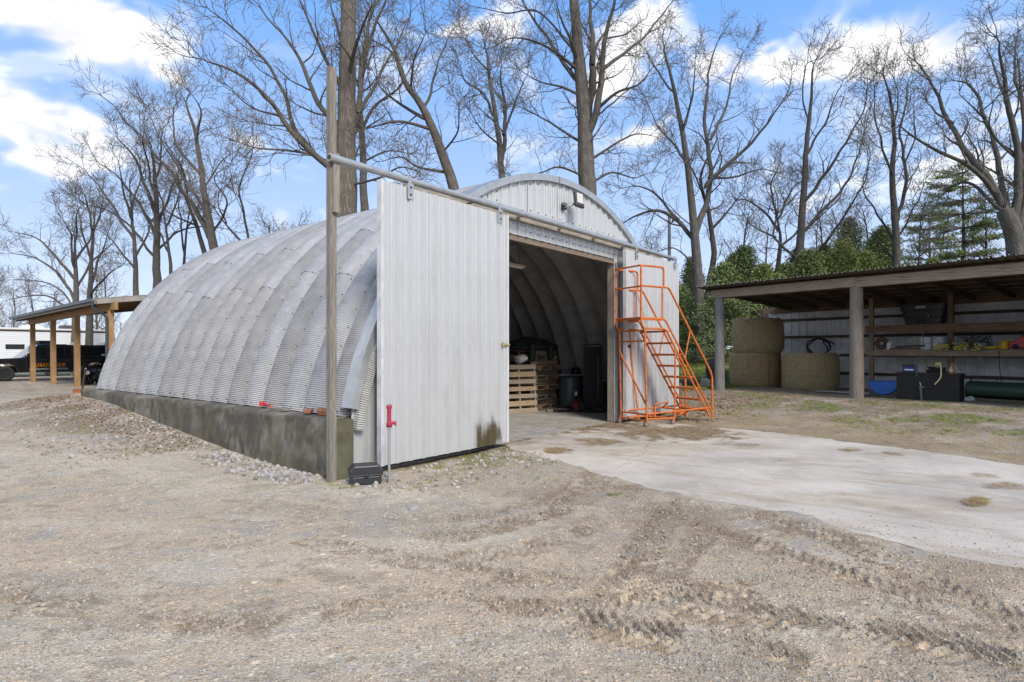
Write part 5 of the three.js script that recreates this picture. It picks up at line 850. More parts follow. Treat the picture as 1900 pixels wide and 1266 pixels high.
// a crooked branch and its offspring
function sprout(W, p, dir, len, r, lev, o) {
  const n = lev >= 3 ? 3 : lev === 2 ? 5 : 7, pts = [p.clone()], d = dir.clone().normalize(), st = len / n;
  for (let k = 0; k < n; k++) { d.add(rv(o.crook * (lev >= 2 ? 1.3 : 1))); d.y += o.up * (lev === 1 ? 1 : 0.7); d.normalize(); pts.push(pts[k].clone().addScaledVector(d, st)); }
  const rEnd = Math.max(o.rmin, r * 0.3);
  (lev >= 2 ? W.twig : W.limb).tube(pts, r, rEnd, lev >= 2 ? 3 : 5);
  if (o.buds && lev >= 3 && rnd() < o.buds) { const q = pts[n]; for (let b = 0; b < 2; b++) { const v = rv(0.07), w = rv(0.07); W.bud.push(q.x, q.y, q.z, q.x + v.x, q.y + v.y, q.z + v.z, q.x + w.x, q.y + w.y, q.z + w.z); } }
  if (lev >= 3) return;
  const kids = Math.max(2, Math.round((lev === 1 ? o.k2 : o.k3) * (0.7 + 0.6 * rnd())));
  for (let c = 0; c < kids; c++) {
    const f = mix(0.22, 1, (c + rnd()) / kids), i = Math.min(n - 1, Math.floor(f * n)), q = pts[i].clone().lerp(pts[i + 1], f * n - i), t = pts[i + 1].clone().sub(pts[i]).normalize();
    const s = rv(1); s.addScaledVector(t, -s.dot(t)).normalize(); t.multiplyScalar(rr(0.5, 1)).addScaledVector(s, rr(0.6, 1));
    sprout(W, q, t, len * rr(0.34, 0.62) * (1.15 - 0.45 * f) + 0.15, Math.max(o.rmin, mix(r, rEnd, f) * rr(0.4, 0.6)), lev + 1, o);
  }
}
const treeObjs = [];
// a tree whose trunk and main limbs follow given outlines (photograph pixels read at the tree's own distance, spread in depth)
function bigTree(label, Z, trunk, r0, limbs, o = {}) {
  o = { crook: 0.30, up: 0.07, k1: 1.5, k2: 5, k3: 4.2, rmin: 0.0075, tone: 0, len: 1, buds: 0, spread: 1, ...o };
  const W = { limb: new Wood(), twig: new Wood(), bud: [] }, TR = new Wood();
  const base = at(trunk[0][0], trunk[0][1], Z); base.y = ground(base.x, base.z, false) - 0.15;
  const toPts = (l, z0, dz) => l.map(([x, y], i) => at(x, y, z0 + dz * (i / Math.max(1, l.length - 1))));
  const wiggle = (pts, n, a) => { const q = curve(pts, n); for (let i = 1; i < q.length - 1; i++) q[i].add(V3((fbm(q[i].y * 1.1 + Z, 3 + pts[0].x, 2) - 0.5) * a, 0, (fbm(q[i].y * 1.1 + Z + 40, 9 + pts[0].x, 2) - 0.5) * a)); return q; };
  const tp = wiggle([base, ...toPts(trunk.slice(base.y < at(trunk[0][0], trunk[0][1], Z).y - 0.4 ? 0 : 1), Z, 0)], 24, 0.12);
  TR.tube([tp[0].clone().add(V3(0, -0.2, 0)), ...tp], r0 * 1.12, r0 * (o.top || 0.14), 14);
  const bough = (pts, ra, rb, dens) => {
    const L0 = pts.reduce((s, p, i) => s + (i ? p.distanceTo(pts[i - 1]) : 0), 0), kids = Math.round(L0 * o.k1 * dens * (o.group ? 0.85 : 1.0));
    const tip = pts[pts.length - 1], td = tip.clone().sub(pts[pts.length - 2]).normalize(); for (let e = 0; e < 3; e++) sprout(W, tip, td.clone().add(rv(0.55)), rr(0.9, 1.8) * o.len, Math.max(0.014, rb * 0.8), 1, o);
    for (let c = 0; c < kids; c++) {
      const f = mix(0.12, 1, (c + rnd()) / kids), i = Math.min(pts.length - 2, Math.floor(f * (pts.length - 1))), q = pts[i].clone().lerp(pts[i + 1], f * (pts.length - 1) - i), t = pts[i + 1].clone().sub(pts[i]).normalize(), s = rv(1); s.addScaledVector(t, -s.dot(t)).normalize();
      t.multiplyScalar(rr(0.45, 1)).addScaledVector(s, rr(0.5, 1)); sprout(W, q, t, rr(0.8, 2.1) * o.len * (1.2 - 0.45 * f), Math.max(0.014, Math.min(0.05, mix(ra, rb, f) * 0.45)), 1, o);
    }
  };
  for (const l of limbs) { const [pp, ra, side = 0, dens = 1] = l, dz = (side || rr(-1, 1)) * o.spread * (2.2 + rnd() * 1.5), pts = wiggle(toPts(pp, Z, dz), Math.max(10, pp.length * 5), 0.35), rb = Math.max(0.012, ra * 0.16); W.limb.tube(pts, ra, rb, 8); bough(pts, ra, rb, dens); }
  if (o.trunkTwigs) bough(tp.slice(o.trunkFrom || 8), r0 * 0.3, 0.03, o.trunkTwigs); else bough(tp.slice(20), r0 * 0.2, 0.03, 1);
  const t = thing(o.name || 'bare_tree', label, 'tree', base, 0, o.group || 'leafless trees behind the hut'); const mv = g => g.translate(-base.x, -base.y, -base.z);
  mesh('trunk', mv(TR.geo()), barks[o.tone], t); mesh('branches', mv(W.limb.geo()), barks[o.tone], t); const c = mesh('crown', mv(W.twig.geo()), twigMats[o.tone], t); if (W.bud.length) mesh('buds', mv(quads(W.bud, null, null)), budMat, c);
  return t;
}
reseed(1001);
// large maple behind the hut, left of the pipe track
bigTree('largest leafless tree, thick trunk rising just behind the timber post', 24, [[640, 430], [640, 380], [642, 300], [643, 200], [645, 90], [646, -60]], 0.50, [
  [[[640, 330], [600, 300], [560, 262], [520, 215], [480, 165], [430, 130], [375, 110]], 0.15, -1], [[[560, 262], [530, 180], [490, 110], [430, 50], [385, 15]], 0.09, -0.6], [[[642, 250], [590, 190], [560, 120], [520, 60], [470, 0]], 0.13, 0.8], [[[643, 180], [610, 120], [575, 50], [540, -30]], 0.11, -0.5], [[[644, 130], [625, 60], [610, -20]], 0.1, 0.5],
  [[[641, 300], [665, 200], [672, 100], [690, 20], [700, -50]], 0.16, 0.9], [[[665, 210], [700, 150], [730, 90], [760, 30]], 0.09, 0.6], [[[643, 150], [665, 70], [690, 0]], 0.1, -0.7], [[[641, 320], [590, 290], [540, 280], [480, 275], [440, 262]], 0.07, 0.4, 1.2], [[[641, 345], [700, 330], [740, 310], [780, 325]], 0.06, -0.8], [[[600, 300], [545, 240], [500, 232], [460, 225]], 0.06, 0.5], [[[520, 215], [470, 200], [430, 165]], 0.05, -0.5],
], { k1: 1.25, tone: 2, top: 0.55, trunkTwigs: 0.7 });
bigTree('slim trunk close beside the thickest trunk behind the hut', 25.5, [[676, 420], [675, 370], [672, 260], [668, 160], [690, 60], [720, -10]], 0.22, [[[[672, 240], [700, 190], [740, 160], [770, 110]], 0.08], [[[670, 180], [650, 120], [655, 40]], 0.07], [[[672, 300], [720, 280], [760, 285]], 0.05]], { k1: 1.2, tone: 0, trunkTwigs: 0.8 });
bigTree('leaning leafless tree above the hut roof with mossy lower trunk', 26, [[848, 385], [843, 350], [815, 270], [785, 200], [750, 150], [730, 90], [700, 40]], 0.29, [
  [[[795, 222], [755, 200], [715, 170], [690, 130]], 0.09, 0.6], [[[800, 240], [740, 225], [690, 235], [640, 250]], 0.08, -0.7], [[[785, 200], [805, 150], [820, 90], [835, 60]], 0.07, 0.5], [[[760, 165], [770, 110], [790, 60]], 0.06, -0.4], [[[830, 320], [780, 310], [740, 290], [700, 300]], 0.07, 0.8, 1.2], [[[820, 285], [850, 230], [860, 180]], 0.05, -0.6], [[[735, 110], [715, 90], [660, 60]], 0.06, 0.3],
], { k1: 1.3, tone: 2, buds: 0.12, trunkTwigs: 0.6 });
bigTree('slender twin stemmed tree between the leaning tree and the big forked one', 29, [[932, 400], [931, 340], [925, 260], [913, 180], [905, 110], [900, 90]], 0.22, [[[[930, 300], [935, 230], [932, 160], [928, 110]], 0.12, 0.4], [[[915, 215], [890, 170], [860, 150], [850, 120]], 0.07, -0.6], [[[933, 250], [950, 200], [970, 160], [980, 130]], 0.07, 0.6], [[[925, 270], [890, 240], [870, 205]], 0.05], [[[908, 130], [880, 100], [860, 70]], 0.05], [[[935, 200], [915, 150], [940, 90]], 0.04]], { k1: 1.3, tone: 1, trunkTwigs: 0.6 });
bigTree('big forked tree rising behind the hut gable', 27, [[1092, 420], [1090, 370], [1088, 290], [1085, 220], [1078, 140], [1070, 60], [1062, -60]], 0.46, [
  [[[1088, 230], [1100, 150], [1098, 60], [1092, -50]], 0.24, 0.5], [[[1090, 260], [1112, 190], [1120, 100], [1135, 20], [1150, -50]], 0.19, -0.6], [[[1080, 160], [1040, 110], [1010, 60], [975, 10], [960, -30]], 0.12, 0.8], [[[1075, 120], [1050, 60], [1030, 0]], 0.1, -0.5], [[[1072, 130], [1020, 90], [960, 70], [900, 90]], 0.08, -0.9, 1.2], [[[1065, 100], [1000, 20], [940, 25], [870, 10]], 0.06, 0.7], [[[1118, 130], [1160, 100], [1200, 60], [1230, 20], [1260, -20]], 0.09, 0.7], [[[1112, 200], [1150, 170], [1190, 155], [1220, 120]], 0.08, -0.7, 1.2], [[[1090, 270], [1040, 240], [1000, 215], [960, 195]], 0.07, 0.6],
  [[[1092, 300], [1140, 270], [1180, 250], [1220, 255]], 0.07, 0.9, 1.2], [[[1090, 330], [1040, 310], [1000, 320], [950, 330]], 0.06, -0.8, 1.1], [[[1093, 340], [1140, 320], [1180, 330], [1210, 320]], 0.06, 0.5], [[[1085, 180], [1040, 160], [1000, 150], [965, 130]], 0.07, -0.4], [[[1100, 120], [1120, 60], [1150, 30]], 0.08, 0.3],
], { k1: 1.35, tone: 0, top: 0.42, trunkTwigs: 0.6 });
bigTree('forked tree with one long limb sweeping right, growing behind the orange ladder', 30, [[1300, 640], [1298, 560], [1292, 470], [1286, 390], [1276, 310], [1262, 220], [1246, 150], [1232, 90]], 0.31, [
  [[[1290, 440], [1312, 370], [1318, 300], [1308, 220], [1312, 150], [1330, 80]], 0.17, 0.6], [[[1310, 350], [1345, 310], [1390, 270], [1430, 220], [1465, 165]], 0.13, -0.6], [[[1280, 340], [1262, 280], [1225, 240], [1200, 190]], 0.08, 0.8], [[[1268, 250], [1285, 180], [1290, 110]], 0.08, -0.4], [[[1318, 260], [1345, 200], [1360, 140], [1385, 90]], 0.08, 0.5], [[[1292, 450], [1260, 410], [1220, 390], [1180, 400], [1150, 420]], 0.13, 0.7, 1.2], [[[1260, 408], [1215, 360], [1180, 345], [1150, 350]], 0.07, -0.5], [[[1315, 330], [1360, 330], [1410, 315], [1440, 320]], 0.07, 0.8], [[[1250, 170], [1220, 130], [1195, 90]], 0.06, 0.4], [[[1295, 500], [1250, 460], [1215, 470]], 0.05, -0.4],
], { k1: 1.3, tone: 1, trunkTwigs: 0.5 });
bigTree('dark leaning stem behind the forked tree and the ladder', 31.5, [[1318, 640], [1312, 560], [1325, 470], [1316, 400], [1300, 330], [1330, 260]], 0.24, [[[[1320, 430], [1350, 390], [1380, 350]], 0.08], [[[1310, 380], [1290, 330], [1270, 290]], 0.06]], { k1: 1.1, tone: 3, trunkTwigs: 0.5 });
bigTree('tall straight tree with slanting right boughs rising over the lean-to', 31, [[1478, 640], [1480, 520], [1488, 420], [1492, 330], [1498, 250], [1506, 180], [1510, 120]], 0.24, [
  [[[1486, 440], [1520, 400], [1560, 350], [1590, 290], [1615, 200]], 0.11, 0.5], [[[1490, 380], [1530, 320], [1565, 270], [1600, 210], [1610, 160]], 0.1, -0.6], [[[1495, 290], [1530, 230], [1550, 180], [1575, 140]], 0.07, 0.5], [[[1500, 230], [1490, 180], [1500, 120], [1520, 110]], 0.05, -0.4], [[[1482, 500], [1530, 455], [1570, 400], [1600, 340], [1610, 270]], 0.09, -0.8], [[[1480, 480], [1440, 440], [1445, 390], [1430, 340]], 0.08, 0.6], [[[1445, 395], [1480, 360], [1500, 330]], 0.04], [[[1440, 440], [1400, 420], [1370, 380]], 0.05],
], { k1: 1.25, tone: 3, trunkTwigs: 0.6 });
bigTree('short twisted tree left of the tall straight tree over the lean-to', 33, [[1445, 640], [1440, 540], [1448, 450], [1440, 400]], 0.2, [[[[1448, 460], [1480, 420], [1470, 380]], 0.08], [[[1444, 430], [1410, 390], [1380, 370], [1350, 380]], 0.08], [[[1440, 405], [1430, 350], [1445, 300]], 0.08], [[[1440, 410], [1470, 350], [1500, 330]], 0.07]], { k1: 1.6, tone: 3 });
bigTree('narrow upright tree between the lean-to roof and the pine', 32, [[1664, 640], [1664, 500], [1660, 400], [1655, 320], [1660, 250], [1650, 180], [1640, 140]], 0.22, [
  [[[1662, 420], [1680, 340], [1672, 260], [1680, 180], [1690, 140]], 0.11, 0.5], [[[1656, 330], [1635, 270], [1625, 200], [1620, 150]], 0.07, -0.6], [[[1658, 280], [1665, 200], [1660, 150]], 0.06], [[[1662, 460], [1630, 400], [1600, 350], [1610, 300]], 0.07, 0.7], [[[1665, 440], [1700, 380], [1720, 330]], 0.06, -0.5], [[[1680, 300], [1700, 240], [1690, 190]], 0.05], [[[1664, 490], [1620, 440], [1590, 420]], 0.06],
], { k1: 1.3, tone: 3, trunkTwigs: 0.6 });
bigTree('great spreading tree with several arching limbs above the right of the lean-to', 25, [[1892, 640], [1890, 500], [1880, 430], [1865, 390]], 0.42, [
  [[[1870, 400], [1835, 330], [1790, 280], [1760, 220], [1730, 160], [1700, 115]], 0.17, 0.5], [[[1850, 360], [1800, 310], [1740, 280], [1690, 250], [1670, 235]], 0.11, -0.6], [[[1875, 410], [1850, 290], [1830, 220], [1800, 160], [1770, 150]], 0.13, 0.7], [[[1885, 420], [1890, 300], [1875, 200], [1860, 130], [1850, 70]], 0.17, -0.5], [[[1888, 440], [1920, 300], [1900, 200], [1880, 130], [1890, 60]], 0.14, 0.6], [[[1872, 200], [1840, 120], [1830, 80]], 0.06], [[[1770, 230], [1735, 210], [1720, 190]], 0.06, 0.4], [[[1860, 390], [1800, 340], [1770, 345], [1740, 370]], 0.08, 0.8], [[[1830, 220], [1810, 200], [1780, 170]], 0.05], [[[1890, 300], [1840, 240], [1850, 180]], 0.06, -0.8],
], { k1: 0.95, k2: 5, tone: 1, top: 0.7 });
bigTree('second thick trunk at the edge of the great spreading tree', 25.8, [[1905, 640], [1903, 470], [1895, 380], [1900, 250], [1890, 120]], 0.26, [[[[1898, 300], [1930, 200], [1940, 100]], 0.1], [[[1900, 360], [1850, 320], [1820, 300]], 0.08]], { k1: 0.9, tone: 1 });
// left side trees
const LG = 'leafless trees beyond the carport';
bigTree('tall tree with pale trunk standing over the hut ridge, beyond the carport', 30, [[405, 640], [402, 500], [393, 440], [382, 380], [372, 310], [360, 240], [345, 190]], 0.30, [
  [[[395, 450], [362, 390], [330, 340], [290, 290], [240, 230], [190, 180]], 0.14, 0.5], [[[385, 400], [340, 330], [310, 280], [270, 200]], 0.08, -0.6], [[[375, 330], [330, 270], [320, 220], [325, 180]], 0.08, 0.6], [[[365, 270], [372, 210], [350, 170]], 0.07], [[[378, 350], [410, 300], [440, 280]], 0.05, 0.5], [[[395, 430], [420, 380], [400, 330], [430, 300]], 0.06, -0.5],
], { k1: 1.2, tone: 2, group: LG, trunkTwigs: 0.5 });
bigTree('darker leaning stem just left of the pale trunked tree', 31, [[392, 640], [386, 500], [368, 430], [345, 370], [330, 330]], 0.2, [[[[350, 380], [330, 300], [300, 250]], 0.08], [[[365, 420], [320, 400], [290, 380]], 0.06]], { k1: 1.1, tone: 3, group: LG, trunkTwigs: 0.7 });
bigTree('thin stem leaning left over the hut ridge beside the pale tree', 30, [[470, 640], [460, 470], [430, 430], [400, 390]], 0.13, [[[[462, 480], [455, 400], [445, 350], [465, 290], [470, 270]], 0.07], [[[420, 415], [400, 370], [410, 340]], 0.04]], { k1: 1.1, tone: 2, group: LG });
bigTree('dense many branched tree with dark trunk beyond the carport roof', 33, [[290, 640], [290, 540], [291, 460], [290, 380], [286, 320], [280, 270]], 0.29, [
  [[[290, 440], [260, 380], [220, 330], [180, 300]], 0.1, 0.6], [[[290, 400], [265, 330], [240, 280], [215, 250]], 0.1, -0.6], [[[288, 340], [300, 280], [310, 230]], 0.08], [[[291, 420], [320, 350], [335, 290]], 0.09, 0.5], [[[290, 470], [330, 430], [380, 420], [420, 425]], 0.07, 0.5], [[[288, 360], [270, 290], [265, 230]], 0.07], [[[290, 480], [240, 420], [200, 390], [160, 380]], 0.08, -0.4],
], { k1: 1.15, tone: 3, group: LG, trunkTwigs: 0.7 });
bigTree('second dense tree behind the carport with paler trunk', 35, [[252, 640], [252, 540], [250, 470], [245, 400], [240, 340]], 0.22, [[[[250, 450], [215, 390], [180, 340], [150, 310]], 0.09], [[[246, 410], [230, 350], [220, 300]], 0.08], [[[250, 480], [280, 420], [300, 380]], 0.07], [[[245, 390], [262, 330], [270, 290]], 0.06], [[[250, 500], [200, 440], [170, 420]], 0.06]], { k1: 1.15, tone: 0, group: LG });
bigTree('thin straight stem between the dense trees beyond the carport', 32, [[318, 640], [318, 520], [310, 440], [300, 370]], 0.16, [[[[314, 470], [290, 420], [270, 400]], 0.06], [[[308, 420], [330, 360], [335, 320]], 0.06]], { k1: 1.5, tone: 3, group: LG });
bigTree('thin forked stem right of the dense dark tree', 33, [[338, 640], [340, 520], [345, 440], [352, 380]], 0.14, [[[[342, 470], [335, 400], [325, 360]], 0.06], [[[346, 430], [365, 390], [370, 350]], 0.05]], { k1: 1.5, tone: 3, group: LG });
bigTree('wide crowned tree with drooping boughs far left above the trailer', 38, [[141, 660], [141, 590], [141, 540], [140, 480], [138, 440]], 0.3, [[[[141, 560], [110, 510], [70, 480], [20, 470]], 0.1], [[[140, 520], [100, 470], [60, 440], [20, 430]], 0.1], [[[140, 500], [130, 440], [110, 400]], 0.09], [[[140, 490], [165, 440], [170, 395]], 0.09], [[[140, 540], [170, 490], [200, 460], [215, 430]], 0.08], [[[138, 450], [140, 400], [150, 380]], 0.06], [[[141, 580], [90, 550], [50, 550], [5, 560]], 0.07], [[[141, 570], [100, 530], [50, 520], [0, 520]], 0.06]], { k1: 1.25, tone: 0, group: LG });
bigTree('dark tree beside the wide crowned tree, right above the carport eave', 37, [[165, 660], [166, 580], [168, 520], [172, 450], [175, 410]], 0.26, [[[[168, 530], [190, 470], [205, 420]], 0.09], [[[170, 480], [150, 420], [140, 370]], 0.08], [[[172, 440], [185, 390], [190, 350]], 0.07], [[[167, 550], [200, 510], [230, 490]], 0.07], [[[172, 430], [160, 380], [150, 350]], 0.06]], { k1: 1.5, tone: 3, group: LG });
// background trees: three grown kinds and copies
function grown(tone, buds) {
  const W = { limb: new Wood(), twig: new Wood(), bud: [] }, TR = new Wood(), o = { crook: 0.3, up: 0.1, k2: 6, k3: 4, rmin: 0.009, buds }, pts = [V3(0, -0.2, 0)]; const d = V3(0, 1, 0);
  for (let k = 0; k < 12; k++) { d.add(rv(0.09)); d.y += 0.1; d.normalize(); pts.push(pts[k].clone().addScaledVector(d, 0.85)); } TR.tube(pts, 0.17, 0.03, 9);
  for (let b = 0; b < 22; b++) { const f = mix(0.2, 0.97, b / 21), i = Math.min(11, Math.floor(f * 12)), p = pts[i].clone().lerp(pts[i + 1], f * 12 - i), a = rr(0, 6.28), el = rr(0.5, 1.4); sprout(W, p, V3(Math.cos(a), el, Math.sin(a)), rr(2.0, 3.8) * (1.15 - 0.75 * f), mix(0.07, 0.025, f), 1, o); }
  const t = new THREE.Group(); mesh('trunk', TR.geo(), barks[tone], t); mesh('branches', W.limb.geo(), barks[tone], t); const c = mesh('crown', W.twig.geo(), twigMats[tone], t); if (W.bud.length) mesh('buds', quads(W.bud, null, null), budMat, c); return t;
}
reseed(2002);
const kinds = [grown(0, 0), grown(3, 0), grown(2, 0.35)];
const far = [[505, 36, 2, 0.85], [540, 40, 2, 0.95], [575, 34, 2, 0.8], [600, 44, 0, 1.1], [715, 38, 2, 0.95], [760, 36, 2, 0.8], [790, 44, 0, 1.0], [880, 42, 1, 0.9], [985, 40, 0, 0.85], [1020, 46, 1, 1.0], [1150, 40, 1, 0.8], [1180, 36, 0, 0.7], [1225, 44, 1, 0.9], [1370, 44, 1, 0.95], [1400, 50, 0, 1.1], [1530, 46, 1, 1.0], [1570, 42, 0, 0.8], [1620, 50, 1, 1.1], [1705, 44, 1, 0.9], [1740, 50, 0, 1.0], [1830, 44, 1, 0.85], [1770, 52, 0, 1.1], [430, 42, 1, 0.7], [360, 46, 0, 0.8], [215, 48, 0, 0.8], [100, 55, 1, 0.75], [60, 60, 0, 0.8], [20, 58, 2, 0.75], [-20, 50, 1, 0.8], [180, 56, 2, 0.8]];
const farKind = ["grey brown leafless tree", "thin dark leafless tree", "small tree with yellowish buds"];
const farLab = ["just beyond the ridge between timber post and pale trunk", "behind the ridge and taller than its budding neighbours", "closest of its kind to the timber post", "right behind the thickest trunk", "between the slim trunk and the leaning tree", "at the foot of the leaning tree", "standing behind the mossy leaning trunk", "between the leaning tree and the twin stemmed tree", "beside the twin stemmed tree near the gable", "between the twin stemmed and the big forked tree", "between the big forked tree and the utility pole", "low beside the gable end trim", "right beside the utility pole", "behind the long limb that sweeps over the lean-to", "taller one behind that sweeping limb", "beyond the slanting boughs of the straight tree", "short one under the slanting boughs", "between the straight tree and the narrow upright tree", "just past the narrow upright tree", "behind the smaller pine", "under the arching limbs of the spreading tree", "behind the tall pine", "between thin leaning stem and pale trunk, low on the ridge", "behind the pale trunked tree", "behind the second dense tree and the carport roof", "above the trailer roof vent", "farthest one above the trailer", "budding above the trailer roof", "past the front end of the trailer", "budding behind the dark tree at the carport eave"];
far.forEach(([x, Z, k, s], i) => { const p = at(x, HY, Z); p.y = ground(p.x, p.z, false); const t = kinds[k].clone(); t.name = numbered('slender_tree'); t.position.copy(p); t.rotation.y = rr(0, 6.28); t.scale.setScalar(s * rr(0.92, 1.1)); scene.add(t); tag(t, `${farKind[k]} ${farLab[i]}`, 'tree', ['grey twigged background trees', 'dark twigged background trees', 'budding background trees'][k]); });
// evergreens
const greens = [mat(L(0.115, 0.155, 0.052), 0.8, 0, { vertexColors: true }), mat(L(0.155, 0.195, 0.06), 0.8, 0, { vertexColors: true }), mat(L(0.085, 0.12, 0.048), 0.8, 0, { vertexColors: true })];
function cedar(n, H, R, tone, pine) {
  const t = new THREE.Group(), TR = new Wood(), W = new Wood(), pos = [], col = []; TR.tube([V3(0, -0.2, 0), V3(rr(-0.1, 0.1), H * 0.5, rr(-0.1, 0.1)), V3(rr(-0.1, 0.1), H * 0.98, 0)], 0.03 * H * 0.6, 0.02, 8);
  for (let b = 0; b < n; b++) {
    const f = pine ? Math.floor(rr(0.35, 1) * 11) / 11 : Math.pow(rnd(), 0.8) * 0.97, y = mix(0.06, 1, f) * H, len = R * (pine ? (0.35 + 0.65 * Math.sin(Math.PI * clamp((f - 0.25) / 0.8))) : Math.pow(1 - f, 0.85) + 0.06) * rr(0.45, 1.3), a = rr(0, 6.28), dir = V3(Math.cos(a), pine ? rr(-0.02, 0.14) : rr(-0.15, 0.4), Math.sin(a)).normalize(), q = V3(0, y, 0), e = q.clone().addScaledVector(dir, len); W.tube([q, q.clone().lerp(e, 0.5).add(V3(0, -0.05 * len, 0)), e], 0.022 + 0.006 * len, 0.006, 3);
    const m = pine ? 60 : 72, sh = rr(0.75, 1.25);
    for (let k = 0; k < m; k++) { const g = pine ? rr(0.45, 1.05) : Math.sqrt(rr(0.06, 1.1)), c = q.clone().lerp(e, g).add(rv(pine ? 0.22 : 0.26).multiply(V3(1, pine ? 0.5 : 0.8, 1))), d1 = rv(1).normalize().addScaledVector(dir, 0.8).normalize(), s = pine ? rr(0.16, 0.3) : rr(0.045, 0.125), w = rv(1).cross(d1).normalize().multiplyScalar(s * (pine ? 0.14 : 0.38)); pos.push(c.x - w.x, c.y - w.y, c.z - w.z, c.x + w.x, c.y + w.y, c.z + w.z, c.x + d1.x * s, c.y + d1.y * s, c.z + d1.z * s); const j = sh * rr(0.75, 1.25), yl = rr(0.85, 1.2); for (let v = 0; v < 3; v++) col.push(j * yl, j, j * 0.9); }
  }
  mesh('trunk', TR.geo(), barks[3], t); const cr = mesh('crown', quads(pos, null, null, col), greens[tone], t); mesh('branches', W.geo(), twigMats[1], cr); return t;
}
reseed(3003);
const ever = [cedar(260, 5.2, 1.9, 0), cedar(240, 4.4, 2.0, 1), cedar(280, 6.2, 1.9, 2)];
const evl = ['bushy dark green cedar', 'lighter green cedar shrub', 'tall deep green cedar'], evp = ["beside the ladder rail", "behind the forked tree trunk", "rising over the lean-to's open end", "behind the stacked bales", "just above the lone bale", "beyond the short twisted tree", "at the foot of the tall straight tree", "behind the slanting boughs", "over the roof above the thick front post", "in the thickest part of the hedge", "beside the narrow upright tree", "past the narrow upright tree", "hidden behind the hedge top", "behind the dark stem by the ladder", "behind the straight trunk", "below the smaller pine", "between straight and narrow trees, set back", "farthest back beside the utility pole", "under the great spreading tree"];
[[1262, 29, 0, 0.75], [1285, 34, 2, 0.85], [1345, 27, 0, 0.95], [1380, 31, 2, 0.95], [1420, 29, 1, 1.0], [1455, 33, 1, 1.05], [1500, 30, 0, 0.95], [1530, 35, 2, 0.9], [1560, 32, 1, 1.1], [1600, 33, 1, 1.1], [1640, 34, 0, 1.0], [1690, 36, 1, 0.9], [1620, 40, 2, 1.0], [1365, 36, 1, 1.1], [1480, 38, 2, 1.0], [1730, 40, 0, 0.75], [1575, 38, 2, 1.0], [1255, 37, 1, 0.8], [1860, 38, 1, 0.7]].forEach(([x, Z, k, s], i) => { const p = at(x, HY, Z); p.y = ground(p.x, p.z, false) - 0.1; const t = ever[k].clone(); t.name = numbered('cedar_tree'); t.position.copy(p); t.rotation.y = rr(0, 6.28); t.scale.set(s * rr(0.9, 1.15), s * rr(0.85, 1.2), s); scene.add(t); tag(t, `${evl[k]} ${evp[i]}`, 'evergreen', ['bushy dark cedars', 'light green cedars', 'tall deep green cedars'][k]); });
{ reseed(44); const p = at(1788, HY, 44); p.y = ground(p.x, p.z, false); const t = cedar(190, 12.0, 3.4, 0, true); t.name = 'white_pine'; t.position.copy(p); scene.add(t); tag(t, 'tall open pine with layered needle boughs behind the lean-to', 'pine');
  const q = at(1725, HY, 52); q.y = ground(q.x, q.z, false); const t2 = cedar(130, 10.5, 2.8, 0, true); t2.name = 'white_pine_001'; t2.position.copy(q); scene.add(t2); tag(t2, 'smaller pine farther back, left of the tall pine', 'pine'); }
// utility pole
{ const p = at(1242, HY, 33); p.y = ground(p.x, p.z, false); const t = thing('utility_pole', 'slim grey utility pole rising behind the hut end', 'pole', p); mesh('pole', sweep([V3(0, -0.2, 0), V3(0, 9.2 - p.y, 0)], [0.12, 0.085], 12), mat(L(0.2, 0.2, 0.21), 0.8), t); mesh('cap', cyl(0.09, 0.04, 0, 9.21 - p.y, 0, 12), steel, t); }

// ---------------------------------------------------------------- loose matter on the ground
function scatter(name, label, geo, m, list, colour) {
  const o = new THREE.InstancedMesh(geo, m, list.length), M = new THREE.Matrix4(), Q = new THREE.Quaternion(), E = new THREE.Euler(), C = new THREE.Color();
  list.forEach((a, i) => { E.set(a[4], a[5], a[6]); Q.setFromEuler(E); M.compose(V3(a[0], a[1], a[2]), Q, V3(a[3] * (a[7] || 1), a[3] * (a[8] || 1), a[3])); o.setMatrixAt(i, M); if (colour) { colour(C, i); o.setColorAt(i, C); } });
  o.name = name; o.castShadow = o.receiveShadow = true; scene.add(o); return tag(o, label, null, null, 'stuff');
}
const stoneGeo = rough(new THREE.IcosahedronGeometry(1, 1), 0.7, 1.6), chipGeo = rough(new THREE.IcosahedronGeometry(1, 0), 0.6, 1.6);
const stoneCol = (C) => { const t = rr(0.16, 0.36), w = rr(0.01, 0.06); C.setRGB(t + w, t + w * 0.3, t - w); };
{
  reseed(500); const l = [];
  for (let i = 0; i < 60000; i++) { const a = rr(-0.80, 0.80), r = 2.6 * Math.exp(rnd() * Math.log(7.0)), x = Math.sin(a) * r, z = -Math.cos(a) * r; const n = fbm(x * 1.4 + 6, z * 1.4, 3); if (rnd() > sst(0.36, 0.62, n) * 0.9 + 0.12) continue; const d = polyDist(slabPoly, x, z), [u, v] = toHut(x, z); if (d < 0.04 || (u > -0.3 && v > -0.12 && u < 10.3 && v < 11)) continue; const s = 0.0028 + 0.009 * Math.pow(rnd(), 4) + 0.0003 * r; l.push([x, ground(x, z) + s * 0.15, z, s, rr(0, 3), rr(0, 3), rr(0, 3), rr(0.7, 1.3), rr(0.5, 0.9)]); }
  scatter('gravel', 'loose grey and brown gravel strewn over the yard', chipGeo, mat(L(1, 1, 1), 0.9), l, stoneCol);
}
